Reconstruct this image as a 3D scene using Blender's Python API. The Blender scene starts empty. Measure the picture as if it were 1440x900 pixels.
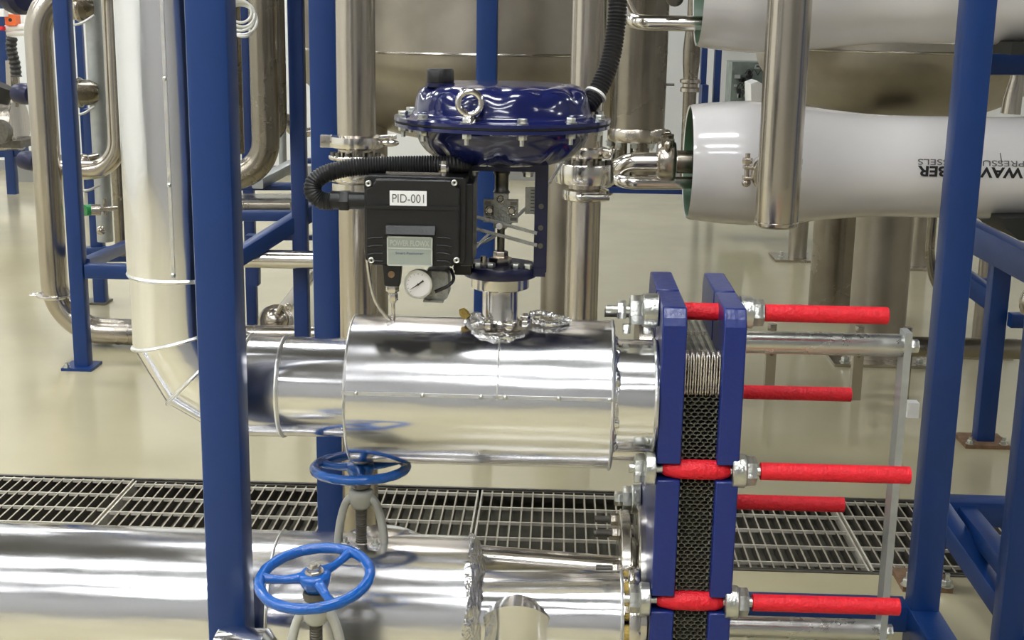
import bpy, math, random
from mathutils import Vector as V, Matrix
from math import sin, cos, pi, radians, sqrt, atan2
random.seed(7)
SC = bpy.context.scene
COL = SC.collection

# ------------------------------------------------------------------ camera
F = 1860.0
CAM = V((0, 0, 1.5))
def _d(x, y): return V(((x-720)/F, -(y-450)/F, -1.0))
YW = _d(790, 20).normalized()
ZW = -_d(590, 8450); ZW = (ZW - YW*ZW.dot(YW)).normalized()
XW = YW.cross(ZW)
ROT = Matrix((XW, YW, ZW))
cd = bpy.data.cameras.new('camera'); cam = bpy.data.objects.new('camera', cd); COL.objects.link(cam)
cd.sensor_width = 36; cd.sensor_fit = 'HORIZONTAL'; cd.lens = 36*F/1440
cd.clip_start = .05; cd.clip_end = 100
cam.matrix_world = Matrix.Translation(CAM) @ ROT.to_4x4()
SC.camera = cam
def at(x, y, Y):                       # photo pixel -> world point at depth Y
    v = ROT @ _d(x, y); return CAM + v*(Y/v.y)
def atz(x, y, z):
    v = ROT @ _d(x, y); return CAM + v*((z-1.5)/v.z)

# ------------------------------------------------------------------ world, lights, exposure
w = bpy.data.worlds.new('world'); SC.world = w; w.use_nodes = True
w.node_tree.nodes['Background'].inputs[0].default_value = (.8, .85, .9, 1)
w.node_tree.nodes['Background'].inputs[1].default_value = .15
SC.view_settings.view_transform = 'Standard'; SC.view_settings.look = 'None'
SC.view_settings.gamma = 1; SC.view_settings.exposure = 0.14
LAMP_STRENGTH = 27.0
SC.cycles.max_bounces = 8; SC.cycles.diffuse_bounces = 4; SC.cycles.glossy_bounces = 5
SC.cycles.caustics_reflective = False; SC.cycles.caustics_refractive = False
SC.cycles.sample_clamp_indirect = 6
try: SC.cycles.use_denoising = True
except Exception: pass

# ------------------------------------------------------------------ materials
MATS = {}
def mat(name, col, rough=.5, metal=0., bump=0., bscale=20., cvar=0., cscale=4., rvar=0., coat=0., emit=None, stretch=(1,1,1), spec=.5, aniso=0., dirt=None):
    m = bpy.data.materials.new(name); m.use_nodes = True; nt = m.node_tree; N = nt.nodes; L = nt.links
    b = N['Principled BSDF']
    b.inputs['Base Color'].default_value = (*col, 1); b.inputs['Roughness'].default_value = rough
    b.inputs['Metallic'].default_value = metal; b.inputs['Coat Weight'].default_value = coat
    b.inputs['Coat Roughness'].default_value = .06
    b.inputs['Specular IOR Level'].default_value = spec
    if aniso: b.inputs['Anisotropic'].default_value = aniso
    if emit:
        b.inputs['Emission Color'].default_value = (*emit[0], 1); b.inputs['Emission Strength'].default_value = emit[1]
    if bump or cvar or rvar or dirt:
        tc = N.new('ShaderNodeTexCoord'); mp = N.new('ShaderNodeMapping'); mp.inputs['Scale'].default_value = stretch
        L.new(tc.outputs['Object'], mp.inputs['Vector'])
    if cvar or rvar:
        n = N.new('ShaderNodeTexNoise'); n.inputs['Scale'].default_value = cscale; n.inputs['Detail'].default_value = 6
        n.inputs['Roughness'].default_value = .6
        L.new(mp.outputs[0], n.inputs['Vector'])
    if cvar:
        mr = N.new('ShaderNodeMapRange'); mr.inputs[1].default_value = .3; mr.inputs[2].default_value = .7
        mr.inputs[3].default_value = 1-cvar; mr.inputs[4].default_value = 1+cvar*.6
        L.new(n.outputs[0], mr.inputs[0])
        mx = N.new('ShaderNodeVectorMath'); mx.operation = 'SCALE'; mx.inputs[0].default_value = col
        L.new(mr.outputs[0], mx.inputs['Scale']); last = mx.outputs[0]
        L.new(last, b.inputs['Base Color'])
    if dirt:                                            # stains with a shape of their own
        n3 = N.new('ShaderNodeTexNoise'); n3.inputs['Scale'].default_value = dirt[1]; n3.inputs['Detail'].default_value = 8
        L.new(mp.outputs[0], n3.inputs['Vector'])
        m3 = N.new('ShaderNodeMapRange'); m3.inputs[1].default_value = dirt[2]; m3.inputs[2].default_value = dirt[2]+.12
        L.new(n3.outputs[0], m3.inputs[0])
        mc = N.new('ShaderNodeMix'); mc.data_type = 'RGBA'
        L.new(m3.outputs[0], mc.inputs[0]); mc.inputs[6].default_value = (*col, 1); mc.inputs[7].default_value = (*dirt[0], 1)
        if cvar: L.new(last, mc.inputs[6])
        L.new(mc.outputs[2], b.inputs['Base Color'])
    if rvar:
        mr = N.new('ShaderNodeMapRange'); mr.inputs[1].default_value = .3; mr.inputs[2].default_value = .7
        mr.inputs[3].default_value = max(.02, rough-rvar); mr.inputs[4].default_value = rough+rvar
        L.new(n.outputs[0], mr.inputs[0]); L.new(mr.outputs[0], b.inputs['Roughness'])
    if bump:
        n2 = N.new('ShaderNodeTexNoise'); n2.inputs['Scale'].default_value = bscale; n2.inputs['Detail'].default_value = 3
        L.new(mp.outputs[0], n2.inputs['Vector'])
        bp = N.new('ShaderNodeBump'); bp.inputs['Strength'].default_value = bump; bp.inputs['Distance'].default_value = .02
        L.new(n2.outputs[0], bp.inputs['Height']); L.new(bp.outputs[0], b.inputs['Normal'])
    MATS[name] = m; return m
mat('cladding', (.86,.86,.88), .16, 1, bump=.24, bscale=7, rvar=.05, cscale=9, cvar=.04, stretch=(.22,1,1))
mat('cladding_riser', (.88,.88,.90), .12, 1, bump=.32, bscale=8, rvar=.05, cscale=9, cvar=.04, stretch=(1,1,.18))
mat('cladding_band', (.88,.88,.88), .28, 1, bump=.2, bscale=60)
mat('foil', (.86,.86,.86), .2, 1, bump=1.0, bscale=40)
mat('stainless', (.52,.475,.41), .23, 1, bump=.03, bscale=30, cvar=.12, cscale=3, rvar=.07, stretch=(1,1,.25))
mat('stainless_dark', (.29,.26,.21), .27, 1, bump=.03, bscale=30, cvar=.2, cscale=3, rvar=.08)
mat('stainless_bright', (.74,.71,.66), .17, 1, cvar=.08, cscale=20, rvar=.06)
mat('tank_steel', (.40,.365,.31), .40, 1, bump=.05, bscale=6, cvar=.25, cscale=2.2, rvar=.1, dirt=((.30,.25,.19), 1.6, .62))
mat('blue_paint', (.003,.032,.15), .38, 0, bump=.03, bscale=120, cvar=.12, cscale=3)
mat('blue_paint_dark', (.006,.03,.14), .42, 0, cvar=.15, cscale=3)
mat('exchanger_blue', (.008,.023,.165), .3, 0, bump=.06, bscale=60, cvar=.08, cscale=6)
mat('navy', (.008,.012,.075), .16, 0, coat=.5)
mat('navy_flat', (.006,.008,.045), .35, 0, bump=.05, bscale=50)
mat('wheel_blue', (.004,.095,.40), .24, 0, bump=.22, bscale=60, coat=.3, dirt=((.02,.03,.08), 30, .68))
mat('red_foam', (.74,.008,.022), .55, 0, bump=.25, bscale=150, cvar=.12, cscale=60)
mat('black_plastic', (.008,.008,.009), .38, 0, bump=.05, bscale=200)
mat('black_hose', (.018,.018,.019), .42)
mat('dark_rubber', (.012,.013,.011), .6)
mat('white_shell', (.72,.70,.69), .16, 0, bump=.03, bscale=4, coat=.5, cvar=.05, cscale=2)
mat('green_resin', (.06,.13,.07), .35, 0, cvar=.2, cscale=8)
mat('galvanised', (.42,.44,.43), .42, .5, cvar=.12, cscale=25, rvar=.1)
mat('zinc', (.66,.67,.63), .3, 1, cvar=.15, cscale=60, bump=.1, bscale=150)
mat('steel_dark', (.16,.15,.13), .45, .8, cvar=.3, cscale=40)
mat('cast_grey', (.30,.30,.28), .5, .3, bump=.3, bscale=120, cvar=.15, cscale=40)
mat('yoke_cream', (.50,.50,.45), .45, 0, bump=.12, bscale=80, cvar=.1, cscale=30)
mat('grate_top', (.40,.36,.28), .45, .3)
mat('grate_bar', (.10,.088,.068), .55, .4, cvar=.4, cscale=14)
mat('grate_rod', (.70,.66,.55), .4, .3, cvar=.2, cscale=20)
mat('pit', (.13,.125,.09), .8, 0, cvar=.5, cscale=9)
mat('plate_edge', (.30,.29,.23), .45, .6, cvar=.3, cscale=50)
mat('plate_bright', (.80,.74,.66), .28, 1, cvar=.2, cscale=60, bump=.3, bscale=200)
mat('floor_epoxy', (.46,.415,.265), .15, 0, bump=.015, bscale=3, cvar=.09, cscale=.9, rvar=.06, dirt=((.38,.345,.23), .8, .66))
mat('wall_paint', (.80,.81,.80), .7)
mat('wall_grey', (.30,.30,.29), .7)
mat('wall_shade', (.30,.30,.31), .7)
mat('ceiling_paint', (.13,.13,.135), .8)
mat('bar_steel', (.66,.66,.63), .27, 1, cvar=.12, cscale=12, rvar=.08)
mat('lamp_glow', (1,1,1), .5, emit=((.97,.985,1), LAMP_STRENGTH))
mat('lamp_body', (.7,.7,.7), .5)
mat('label_white', (.86,.86,.86), .4)
mat('label_grey', (.36,.40,.36), .35, .3)
mat('label_light', (.55,.58,.53), .35, .2)
mat('ink', (.01,.01,.012), .5)
mat('ink_grey', (.11,.11,.11), .5)
mat('ink_blue', (.08,.10,.18), .5)
mat('dial', (.62,.60,.58), .35)
mat('tube_white', (.72,.72,.68), .3, coat=.4)
mat('orange', (.85,.16,.03), .4)
mat('white_plastic', (.85,.85,.84), .4)
mat('foam_yellow', (.62,.44,.12), .8, bump=.6, bscale=80)
mat('green_cap', (.02,.30,.08), .4)
mat('rust_plate', (.22,.13,.07), .6, .2, cvar=.4, cscale=30)
mat('cabinet', (.20,.24,.215), .5, .2, cvar=.3, cscale=12)
mat('glass_clear', (.8,.85,.85), .05, coat=.5)

# ------------------------------------------------------------------ mesh builder
class MB:
    def __init__(s): s.v = []; s.f = []; s.m = []; s.cur = 0
    def add(s, vs, fs):
        o = len(s.v); s.v += [V(p) for p in vs]
        for f in fs: s.f.append(tuple(i+o for i in f)); s.m.append(s.cur)
        return s
    def box(s, x0, x1, y0, y1, z0, z1):
        return s.add([(x0,y0,z0),(x1,y0,z0),(x1,y1,z0),(x0,y1,z0),(x0,y0,z1),(x1,y0,z1),(x1,y1,z1),(x0,y1,z1)],
                     [(3,2,1,0),(4,5,6,7),(0,1,5,4),(1,2,6,5),(2,3,7,6),(3,0,4,7)])
    def prism(s, poly, off):                      # poly: 3D points, off: extrusion vector
        n = len(poly); off = V(off); a = [V(p) for p in poly]
        return s.add(a+[p+off for p in a], [tuple(range(n))[::-1], tuple(range(n, 2*n))]+[(i, (i+1) % n, n+(i+1) % n, n+i) for i in range(n)])
    def tube(s, pts, r, n=16, closed=False, caps=True, up=None):
        pts = [V(p) for p in pts]; k = len(pts); rs = r if isinstance(r, (list, tuple)) else [r]*k
        T = []
        for i in range(k):
            if closed: t = pts[(i+1) % k]-pts[i-1]
            else: t = pts[min(i+1, k-1)]-pts[max(i-1, 0)]
            if t.length < 1e-9: t = T[-1] if T else V((0,0,1))
            T.append(t.normalized())
        if up is None: up = V((0,0,1)) if abs(T[0].z) < .9 else V((0,1,0))
        u = (up-T[0]*up.dot(T[0])).normalized(); vs = []
        for i in range(k):
            if i: u = (u-T[i]*u.dot(T[i])).normalized()
            b = T[i].cross(u)
            for j in range(n):
                a = 2*pi*j/n; vs.append(pts[i]+(u*cos(a)+b*sin(a))*rs[i])
        fs = []
        for i in range(k if closed else k-1):
            for j in range(n):
                a = i*n+j; b_ = i*n+(j+1) % n; c = ((i+1) % k)*n+(j+1) % n; d = ((i+1) % k)*n+j
                fs.append((a, b_, c, d))
        if caps and not closed: fs += [tuple(range(n))[::-1], tuple(range((k-1)*n, k*n))]
        return s.add(vs, fs)
    def cyl(s, p0, p1, r, n=24): return s.tube([p0, p1], r, n)
    def lathe(s, prof, o, ax, n=32, mod=None, u=None, a0=0):     # prof: (radius, height)
        o = V(o); ax = V(ax).normalized()
        if u is None: u = V((1,0,0)) if abs(ax.x) < .9 else V((0,1,0))
        u = (u-ax*u.dot(ax)).normalized(); b = ax.cross(u); vs = []; k = len(prof)
        for i, (r, h) in enumerate(prof):
            for j in range(n):
                a = 2*pi*j/n+a0; rr, hh = (r, h) if mod is None else mod(i, r, h, a)
                vs.append(o+ax*hh+(u*cos(a)+b*sin(a))*rr)
        fs = [(i*n+j, i*n+(j+1) % n, (i+1)*n+(j+1) % n, (i+1)*n+j) for i in range(k-1) for j in range(n)]
        if prof[0][0] > 1e-6: fs.append(tuple(range(n))[::-1])
        if prof[-1][0] > 1e-6: fs.append(tuple(range((k-1)*n, k*n)))
        return s.add(vs, fs)
    def torus(s, c, ax, R, r, n=40, m=12, wob=0):
        c = V(c); ax = V(ax).normalized(); u = V((1,0,0)) if abs(ax.x) < .9 else V((0,1,0))
        u = (u-ax*u.dot(ax)).normalized(); b = ax.cross(u)
        pts = [c+(u*cos(2*pi*i/n)+b*sin(2*pi*i/n))*R for i in range(n)]
        rs = [r*(1+wob*sin(18*2*pi*i/n)) for i in range(n)]
        return s.tube(pts, rs, m, closed=True, up=ax)
    def ball(s, c, r, n=14, sc=(1,1,1)):
        pr = [(max(0, r*sin(pi*i/8)), -r*cos(pi*i/8)) for i in range(9)]
        o = len(s.v); s.lathe([(max(a, 1e-7), h) for a, h in pr], (0,0,0), (0,0,1), n)
        for i in range(o, len(s.v)): p = s.v[i]; s.v[i] = V(c)+V((p.x*sc[0], p.y*sc[1], p.z*sc[2]))
        return s
    def hex(s, p0, p1, r, a=0):
        ax = (V(p1)-V(p0)); return s.lathe([(r*.93, 0), (r, r*.08), (r, ax.length-r*.08), (r*.93, ax.length)], p0, ax, 6, a0=a)
    def member(s, p0, p1, w_, h_, up=(0,0,1), r=.006):           # rounded square tube between two points
        p0 = V(p0); p1 = V(p1); t = (p1-p0).normalized(); up = V(up)
        if abs(t.dot(up)) > .95: up = V((0,1,0))
        side = t.cross(up).normalized(); up = side.cross(t).normalized(); poly = []
        r = min(r, w_*.3, h_*.3)
        for sx, sy, a0 in ((1,1,0), (-1,1,90), (-1,-1,180), (1,-1,270)):
            for q in (0, 45, 90):
                a = radians(a0+q); poly.append(p0+side*(sx*(w_/2-r)+r*cos(a))+up*(sy*(h_/2-r)+r*sin(a)))
        return s.prism(poly, p1-p0)
    def corr(s, pts, r, pitch=.006, depth=.15, n=14):            # corrugated hose along a smooth path
        P = dense(pts, pitch/4); rs = [r*(1-depth*(.5+.5*cos(2*pi*i/4))) for i in range(len(P))]
        return s.tube(P, rs, n)
def dense(pts, step):
    out = [V(pts[0])]
    for a, b in zip(pts, pts[1:]):
        a = V(a); b = V(b); L_ = (b-a).length; k = max(1, int(L_/step))
        for i in range(1, k+1): out.append(a.lerp(b, i/k))
    return resample(out, step)
def resample(P, step):
    L_ = [0]
    for a, b in zip(P, P[1:]): L_.append(L_[-1]+(b-a).length)
    n = max(2, int(L_[-1]/step)); out = []; j = 0
    for i in range(n+1):
        d = L_[-1]*i/n
        while j < len(P)-2 and L_[j+1] < d: j += 1
        t = (d-L_[j])/max(1e-9, L_[j+1]-L_[j]); out.append(P[j].lerp(P[j+1], t))
    return out
def spline(pts, k=10):                                           # Catmull-Rom
    p = [V(q) for q in pts]; p = [p[0]*2-p[1]]+p+[p[-1]*2-p[-2]]; out = []
    for i in range(1, len(p)-2):
        for j in range(k):
            t = j/k; a, b, c, d = p[i-1], p[i], p[i+1], p[i+2]
            out.append(.5*((2*b)+(-a+c)*t+(2*a-5*b+4*c-d)*t*t+(-a+3*b-3*c+d)*t**3))
    out.append(p[-2]); return out
def fillet(pts, r, k=8):                                         # polyline with rounded corners
    p = [V(q) for q in pts]; out = [p[0]]
    for a, b, c in zip(p, p[1:], p[2:]):
        d0 = (a-b).normalized(); d1 = (c-b).normalized(); ang = d0.angle(d1); t = min(r/math.tan(ang/2), (a-b).length*.98, (c-b).length*.98)
        rr = t*math.tan(ang/2); ce = b+(d0+d1).normalized()*(rr/sin(ang/2)); s0 = b+d0*t-ce; s1 = b+d1*t-ce; A = s0.angle(s1)
        for i in range(k+1):
            u = i/k; out.append(ce+(s0*sin((1-u)*A)+s1*sin(u*A))/sin(A))
    out.append(p[-1]); return out

def obj(name, mb, mats, parent=None, angle=38, **props):
    me = bpy.data.meshes.new(name)
    if not isinstance(mats, (list, tuple)): mats = [mats]
    lo = V((min(p.x for p in mb.v), min(p.y for p in mb.v), min(p.z for p in mb.v)))
    hi = V((max(p.x for p in mb.v), max(p.y for p in mb.v), max(p.z for p in mb.v)))
    o3 = V(((lo.x+hi.x)/2, (lo.y+hi.y)/2, lo.z))
    me.from_pydata([p-o3 for p in mb.v], [], mb.f)
    for m in mats: me.materials.append(MATS[m])
    if len(mats) > 1: me.polygons.foreach_set('material_index', mb.m)
    me.update(); me.shade_smooth(); me.set_sharp_from_angle(angle=radians(angle))
    o = bpy.data.objects.new(name, me); COL.objects.link(o)
    if parent:
        o.parent = parent; o.location = o3-wl(parent)
    else: o.location = o3
    for k, v in props.items(): o[k] = v
    return o
def wl(o):
    l = V(o.location)
    while o.parent: o = o.parent; l += o.location
    return l
def part(p, name, m, fn, **kw):                                  # part(parent, name, material, lambda b: b.box(...))
    b = MB(); fn(b); return obj(name, b, m, p, **kw)
def thing(name, label, cat, loc, group=None):
    o = bpy.data.objects.new(name, None); o.empty_display_size = .05; COL.objects.link(o); o.location = loc
    o['label'] = label; o['category'] = cat
    if group: o['group'] = group
    return o
def single(name, m, label, cat, fn, group=None, **kw):
    o = part(None, name, m, fn, **kw); o['label'] = label; o['category'] = cat
    if group: o['group'] = group
    return o
def struct(name, m, fn, parent=None, **kw):
    o = part(parent, name, m, fn, **kw)
    if not parent: o['kind'] = 'structure'
    return o
def dup(o, loc=None, parent=None):
    c = o.copy(); COL.objects.link(c)
    if parent: c.parent = parent
    if loc is not None: c.location = loc
    return c
X3, Y3, Z3 = V((1,0,0)), V((0,1,0)), V((0,0,1))
def text_mb(s, size, p, right, up, depth=.0006, spacing=1.0, align='LEFT', shear=0, width=None, bend=None, bold=0):
    cu = bpy.data.curves.new('t', 'FONT'); cu.body = s; cu.size = size; cu.extrude = depth/2; cu.space_character = spacing
    cu.align_x = align; cu.shear = shear; cu.offset = bold
    t = bpy.data.objects.new('t', cu); COL.objects.link(t); bpy.context.view_layer.update()
    me = t.to_mesh(); vs = [v.co.copy() for v in me.vertices]; fs = [tuple(q.vertices) for q in me.polygons]
    t.to_mesh_clear(); bpy.data.objects.remove(t); bpy.data.curves.remove(cu)
    x0 = min(v.x for v in vs); x1 = max(v.x for v in vs)
    k = 1 if width is None else width/(x1-x0)
    right = V(right).normalized(); up = V(up).normalized(); nn = right.cross(up); b = MB(); out = []
    for v in vs:
        q = V(((v.x-x0)*k, v.y, v.z)); w3 = V(p)+right*q.x+up*q.y+nn*q.z
        if bend: w3 = bend(w3, q.z)
        out.append(w3)
    b.add(out, fs); return b
def bolt(parent, name, p, ax, r=.008, h=.008, stud=0, nut_r=None, m='zinc', washer=True):   # hex head on a washer, optional stud end
    p = V(p); ax = V(ax).normalized(); b = MB()
    if washer: b.cyl(p, p+ax*.002, r*1.35, 16)
    b.hex(p+ax*.002, p+ax*(.002+h), r)
    if stud: b.cyl(p, p+ax*(h+stud), r*.5, 10)
    return obj(name, b, m, parent)

# ================================================================== SETTING
RX0, RX1, RY0, RY1, RZ = -9.0, 9.0, -5.0, 12.2, 4.3
TX0, TX1, TY0, TY1 = -3.6, 4.2, 3.46, 4.035             # drain trench under the grating
fl = MB()
def quad(b, a, c, d, e): b.add([a, c, d, e], [(0,1,2,3)])
quad(fl, (RX0,RY0,0), (RX1,RY0,0), (RX1,TY0,0), (RX0,TY0,0)); quad(fl, (RX0,TY1,0), (RX1,TY1,0), (RX1,RY1,0), (RX0,RY1,0))
quad(fl, (RX0,TY0,0), (TX0,TY0,0), (TX0,TY1,0), (RX0,TY1,0)); quad(fl, (TX1,TY0,0), (RX1,TY0,0), (RX1,TY1,0), (TX1,TY1,0))
obj('floor', fl, 'floor_epoxy', None, kind='structure')
dr = MB()
quad(dr, (TX0,TY0,-.07), (TX1,TY0,-.07), (TX1,TY1,-.07), (TX0,TY1,-.07))
quad(dr, (TX0,TY1,-.07), (TX1,TY1,-.07), (TX1,TY1,0), (TX0,TY1,0)); quad(dr, (TX1,TY0,-.07), (TX0,TY0,-.07), (TX0,TY0,0), (TX1,TY0,0))
quad(dr, (TX0,TY0,-.07), (TX0,TY1,-.07), (TX0,TY1,0), (TX0,TY0,0)); quad(dr, (TX1,TY1,-.07), (TX1,TY0,-.07), (TX1,TY0,0), (TX1,TY1,0))
obj('trim_1', dr, 'pit', None, kind='structure')
struct('trim_2', 'steel_dark', lambda b: (b.box(TX0,TX1,TY0-.012,TY0,-.03,.003), b.box(TX0,TX1,TY1,TY1+.012,-.03,.003)))
struct('ceiling', 'ceiling_paint', lambda b: b.box(RX0,RX1,RY0,RY1,RZ,RZ+.1))
struct('wall_back', 'wall_paint', lambda b: b.box(RX0,RX1,RY1,RY1+.1,0,RZ))
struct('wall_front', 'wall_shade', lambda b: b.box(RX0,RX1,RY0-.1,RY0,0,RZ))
struct('wall_left', 'wall_paint', lambda b: b.box(RX0-.1,RX0,RY0,RY1,0,RZ))
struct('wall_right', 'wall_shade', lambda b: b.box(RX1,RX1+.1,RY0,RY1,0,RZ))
struct('baseboard_back', 'wall_grey', lambda b: b.box(RX0,RX1,RY1-.015,RY1,0,.09))
# ceiling luminaires: rows of long diffuser panels over the aisles
lamp0 = None
for iy, ly in enumerate((-3.2, -.7, 1.5, 4.6, 7.6, 10.6)):
    for ix, lx in enumerate((-7.2, -4.2, -1.2, 6.0) if ly > 3 else (-7.2, -4.8, -2.4, 0, 7.2)):
        t = thing('ceiling_light', 'white ceiling light panel in a regular grid above the plant', 'light', (lx, ly, RZ-.05), 'ceiling light panels')
        if lamp0 is None:
            lamp0 = [part(t, 'light_frame', 'lamp_body', lambda b: b.box(lx-.62,lx+.62,ly-.29,ly+.29,RZ-.05,RZ)),
                     part(t, 'diffuser', 'lamp_glow', lambda b: b.box(lx-.58,lx+.58,ly-.25,ly+.25,RZ-.058,RZ-.05))]
        else:
            for q in lamp0: dup(q, q.location, t)

# ================================================================== GRATING PANELS
PW = 1.126; J0 = -.226
names = {-2: 'leftmost in view, behind the silver cladded main', -1: 'behind the two blue handwheels', 0: 'behind the plate heat exchanger', 1: 'right of the heat exchanger, under the skid frame brace', 2: 'far right'}
bar_mesh = rod_mesh = None
for k in (-2, -1, 0, 1):
    x0 = J0+k*PW+.004; x1 = J0+(k+1)*PW-.004; dy = (.012, -.004, 0, .004)[k+2]
    t = thing('grating_panel', 'steel bar floor grating panel '+names[k], 'grating', ((x0+x1)/2, (TY0+TY1)/2, -.03), 'grating panels over the drain channel')
    nb = 35; ya, yb = TY0+.01, TY1-.008
    for i in range(nb):
        x = x0+.003+(x1-x0-.006)*i/(nb-1); end = i in (0, nb-1)
        if bar_mesh is None or end:
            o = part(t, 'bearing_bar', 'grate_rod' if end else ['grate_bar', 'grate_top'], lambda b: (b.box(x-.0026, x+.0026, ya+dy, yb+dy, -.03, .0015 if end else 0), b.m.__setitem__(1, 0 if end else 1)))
            if not end: bar_mesh = o
        else: dup(bar_mesh, V((x, (ya+yb)/2+dy, -.03))-V(t.location), t)
    for i in range(5):
        y = TY0+.054+i*.1215+dy*1.5
        part(t, 'cross_rod', 'grate_rod', lambda b: b.box(x0, x1, y-.0026, y+.0026, -.008, .002))
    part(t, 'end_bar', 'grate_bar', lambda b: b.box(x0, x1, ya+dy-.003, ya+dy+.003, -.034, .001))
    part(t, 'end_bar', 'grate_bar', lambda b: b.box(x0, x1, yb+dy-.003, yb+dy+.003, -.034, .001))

# ================================================================== STEEL COLUMNS
def column(name, label, xl, xr, yref, Y, z0, z1, foot=True, m='blue_paint', r=.006):
    a = at(xl, yref, Y); b_ = at(xr, yref, Y); wd = b_.x-a.x; cx = (a.x+b_.x)/2; cy = Y+wd/2
    t = thing(name, label, 'column', (cx, cy, z0))
    part(t, 'square_tube', m, lambda b: b.member((cx,cy,z0+(.01 if foot else 0)), (cx,cy,z1), wd, wd, up=(0,1,0), r=r))
    if foot:
        part(t, 'base_plate', m, lambda b: b.box(cx-wd*.95,cx+wd*.95,cy-wd*.95,cy+wd*.95,z0,z0+.01))
        for sx, sy in ((1,1),(1,-1),(-1,1),(-1,-1)): bolt(t, 'anchor_bolt', (cx+sx*wd*.75, cy+sy*wd*.75, z0+.01), Z3, .009, .008, .012)
    return t, cx, cy, wd
# big near column left
column('steel_column', 'thick blue square steel column nearest on the left, in front of the silver elbow', 273.5, 333, 450, 2.215, 0, 3.2, r=.012)
column('steel_column', 'blue square column behind the rear handwheel, left of the tri-clamped vertical pipe', 440, 478, 400, 3.38, 0, 4.2)
column('steel_column', 'slim blue column rising behind the valve actuator', 667, 695.5, 320, 4.4, 0, 4.2)

# ================================================================== INSULATED PIPEWORK (aluminium cladding)
PY = 2.45
ax_u = .79; r_u = .098; r_b = .142
def ring(t, c, ax, R, w_=.006, h_=.004, name='cladding_bead'):
    return part(t, name, 'cladding_band', lambda b: b.lathe([(R-.004, -w_), (R+h_*.4, -w_*.7), (R+h_, 0), (R+h_*.4, w_*.7), (R-.004, w_)], c, ax, 64))
def seam(t, p0, p1, nrm, name='lap_seam'):
    p0 = V(p0); p1 = V(p1); nrm = V(nrm).normalized(); side = (p1-p0).normalized().cross(nrm)
    return part(t, name, 'cladding_band', lambda b: b.prism([p0+side*.004-nrm*.003, p0+side*.003+nrm*.0018, p0-side*.003+nrm*.0022, p0-side*.004-nrm*.003], p1-p0))
def rivet(t, p, nrm, r=.0045):
    nrm = V(nrm).normalized(); return part(t, 'rivet', 'zinc', lambda b: b.lathe([(r, 0), (r*.9, r*.4), (r*.5, r*.75), (.0001, r*.8)], p, nrm, 10))
# --- the vertical riser with mitred elbow into the horizontal run
xv = at(178, 300, PY).x + r_u + .004
elb = thing('insulated_pipe', 'silver aluminium cladded riser with mitred elbow, left of the thick blue column', 'pipe', (xv, PY, ax_u))
cU = V((xv, PY, ax_u))
R = .137
cc = V((xv+R, PY, ax_u+R))                             # bend centre
def el(a): return cc+V((-cos(a)*R, 0, -sin(a)*R))
angs = [0, pi/8+.0, pi/4+.0, 3*pi/8, pi/2]
# mitre joints
J = [V((xv, PY, ax_u+R+.02)), ]
t8 = R*math.tan(pi/12)
gores = [el(0), None]
# gore polyline: corners of a circumscribed polygon with three bends of 30 degrees
K = R*math.tan(pi/12)
C1 = el(0)+V((0,0,-K)); C3 = el(pi/2)+V((-K,0,0)); C2 = None
d1 = V((sin(pi/6),0,-cos(pi/6))); C2 = C1+d1*(2*K)
def mitre_seg(t, a, b, na, nb_, r, name='cladding_gore', m='cladding'):      # cylinder a->b whose end planes have normals na, nb_
    a = V(a); b = V(b); ax = (b-a).normalized(); u = Y3; v = ax.cross(u); n = 64; vs = []
    K2 = 6
    for k in range(K2+1):
        for j in range(n):
            q = (u*cos(2*pi*j/n)+v*sin(2*pi*j/n))*r
            s0 = -q.dot(na)/ax.dot(na); s1 = (b-a).length-q.dot(nb_)/ax.dot(nb_)
            vs.append(a+q+ax*(s0+(s1-s0)*k/K2))
    fs = [(k*n+j, k*n+(j+1) % n, (k+1)*n+(j+1) % n, (k+1)*n+j) for k in range(K2) for j in range(n)]
    fs += [tuple(range(n))[::-1], tuple(range(K2*n, (K2+1)*n))]
    return part(t, name, m, lambda q: q.add(vs, fs))
def mitre_bead(t, c, n_, ax, r):
    c = V(c); ax = V(ax); u = Y3; v = ax.cross(u); pts = []
    for j in range(64):
        q = (u*cos(2*pi*j/64)+v*sin(2*pi*j/64))*(r+.001); pts.append(c+q-ax*(q.dot(n_)/ax.dot(n_)))
    return part(t, 'cladding_bead', 'cladding_band', lambda m: m.tube(pts, .0035, 8, closed=True))
dv = V((0,0,-1)); dh = V((1,0,0)); d2 = V((cos(pi/6),0,-sin(pi/6)))
n1 = (dv+d1).normalized(); n2 = (d1+d2).normalized(); n3 = (d2+dh).normalized()
zr = at(178, 388, PY-.05).z
mitre_seg(elb, (xv,PY,3.0), (xv,PY,zr+.0), dv, dv, r_u+.004, 'cladding_sheet', m='cladding_riser')
mitre_seg(elb, (xv,PY,zr), C1, dv, n1, r_u, 'cladding_sheet', m='cladding_riser')
mitre_seg(elb, C1, C2, n1, n2, r_u); mitre_seg(elb, C2, C3, n2, n3, r_u)
xh = at(402, 550, PY).x; xe = at(497, 550, PY).x
mitre_seg(elb, C3, (xh,PY,ax_u), n3, dh, r_u, 'cladding_sheet')
mitre_seg(elb, (xh,PY,ax_u), (xe+.01,PY,ax_u), dh, dh, r_u-.002, 'cladding_sheet')
for c, n_, a_ in ((C1,n1,dv), (C2,n2,d1), (C3,n3,dh)): mitre_bead(elb, c, n_, a_, r_u)
ring(elb, (xv,PY,zr), Z3, r_u+.002); ring(elb, (xh,PY,ax_u), X3, r_u-.002)
sa = V((at(238,200,PY-.09).x-xv, 0, 0)); sn = V((sa.x/r_u, -sqrt(max(.05, 1-(sa.x/r_u)**2)), 0))
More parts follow.
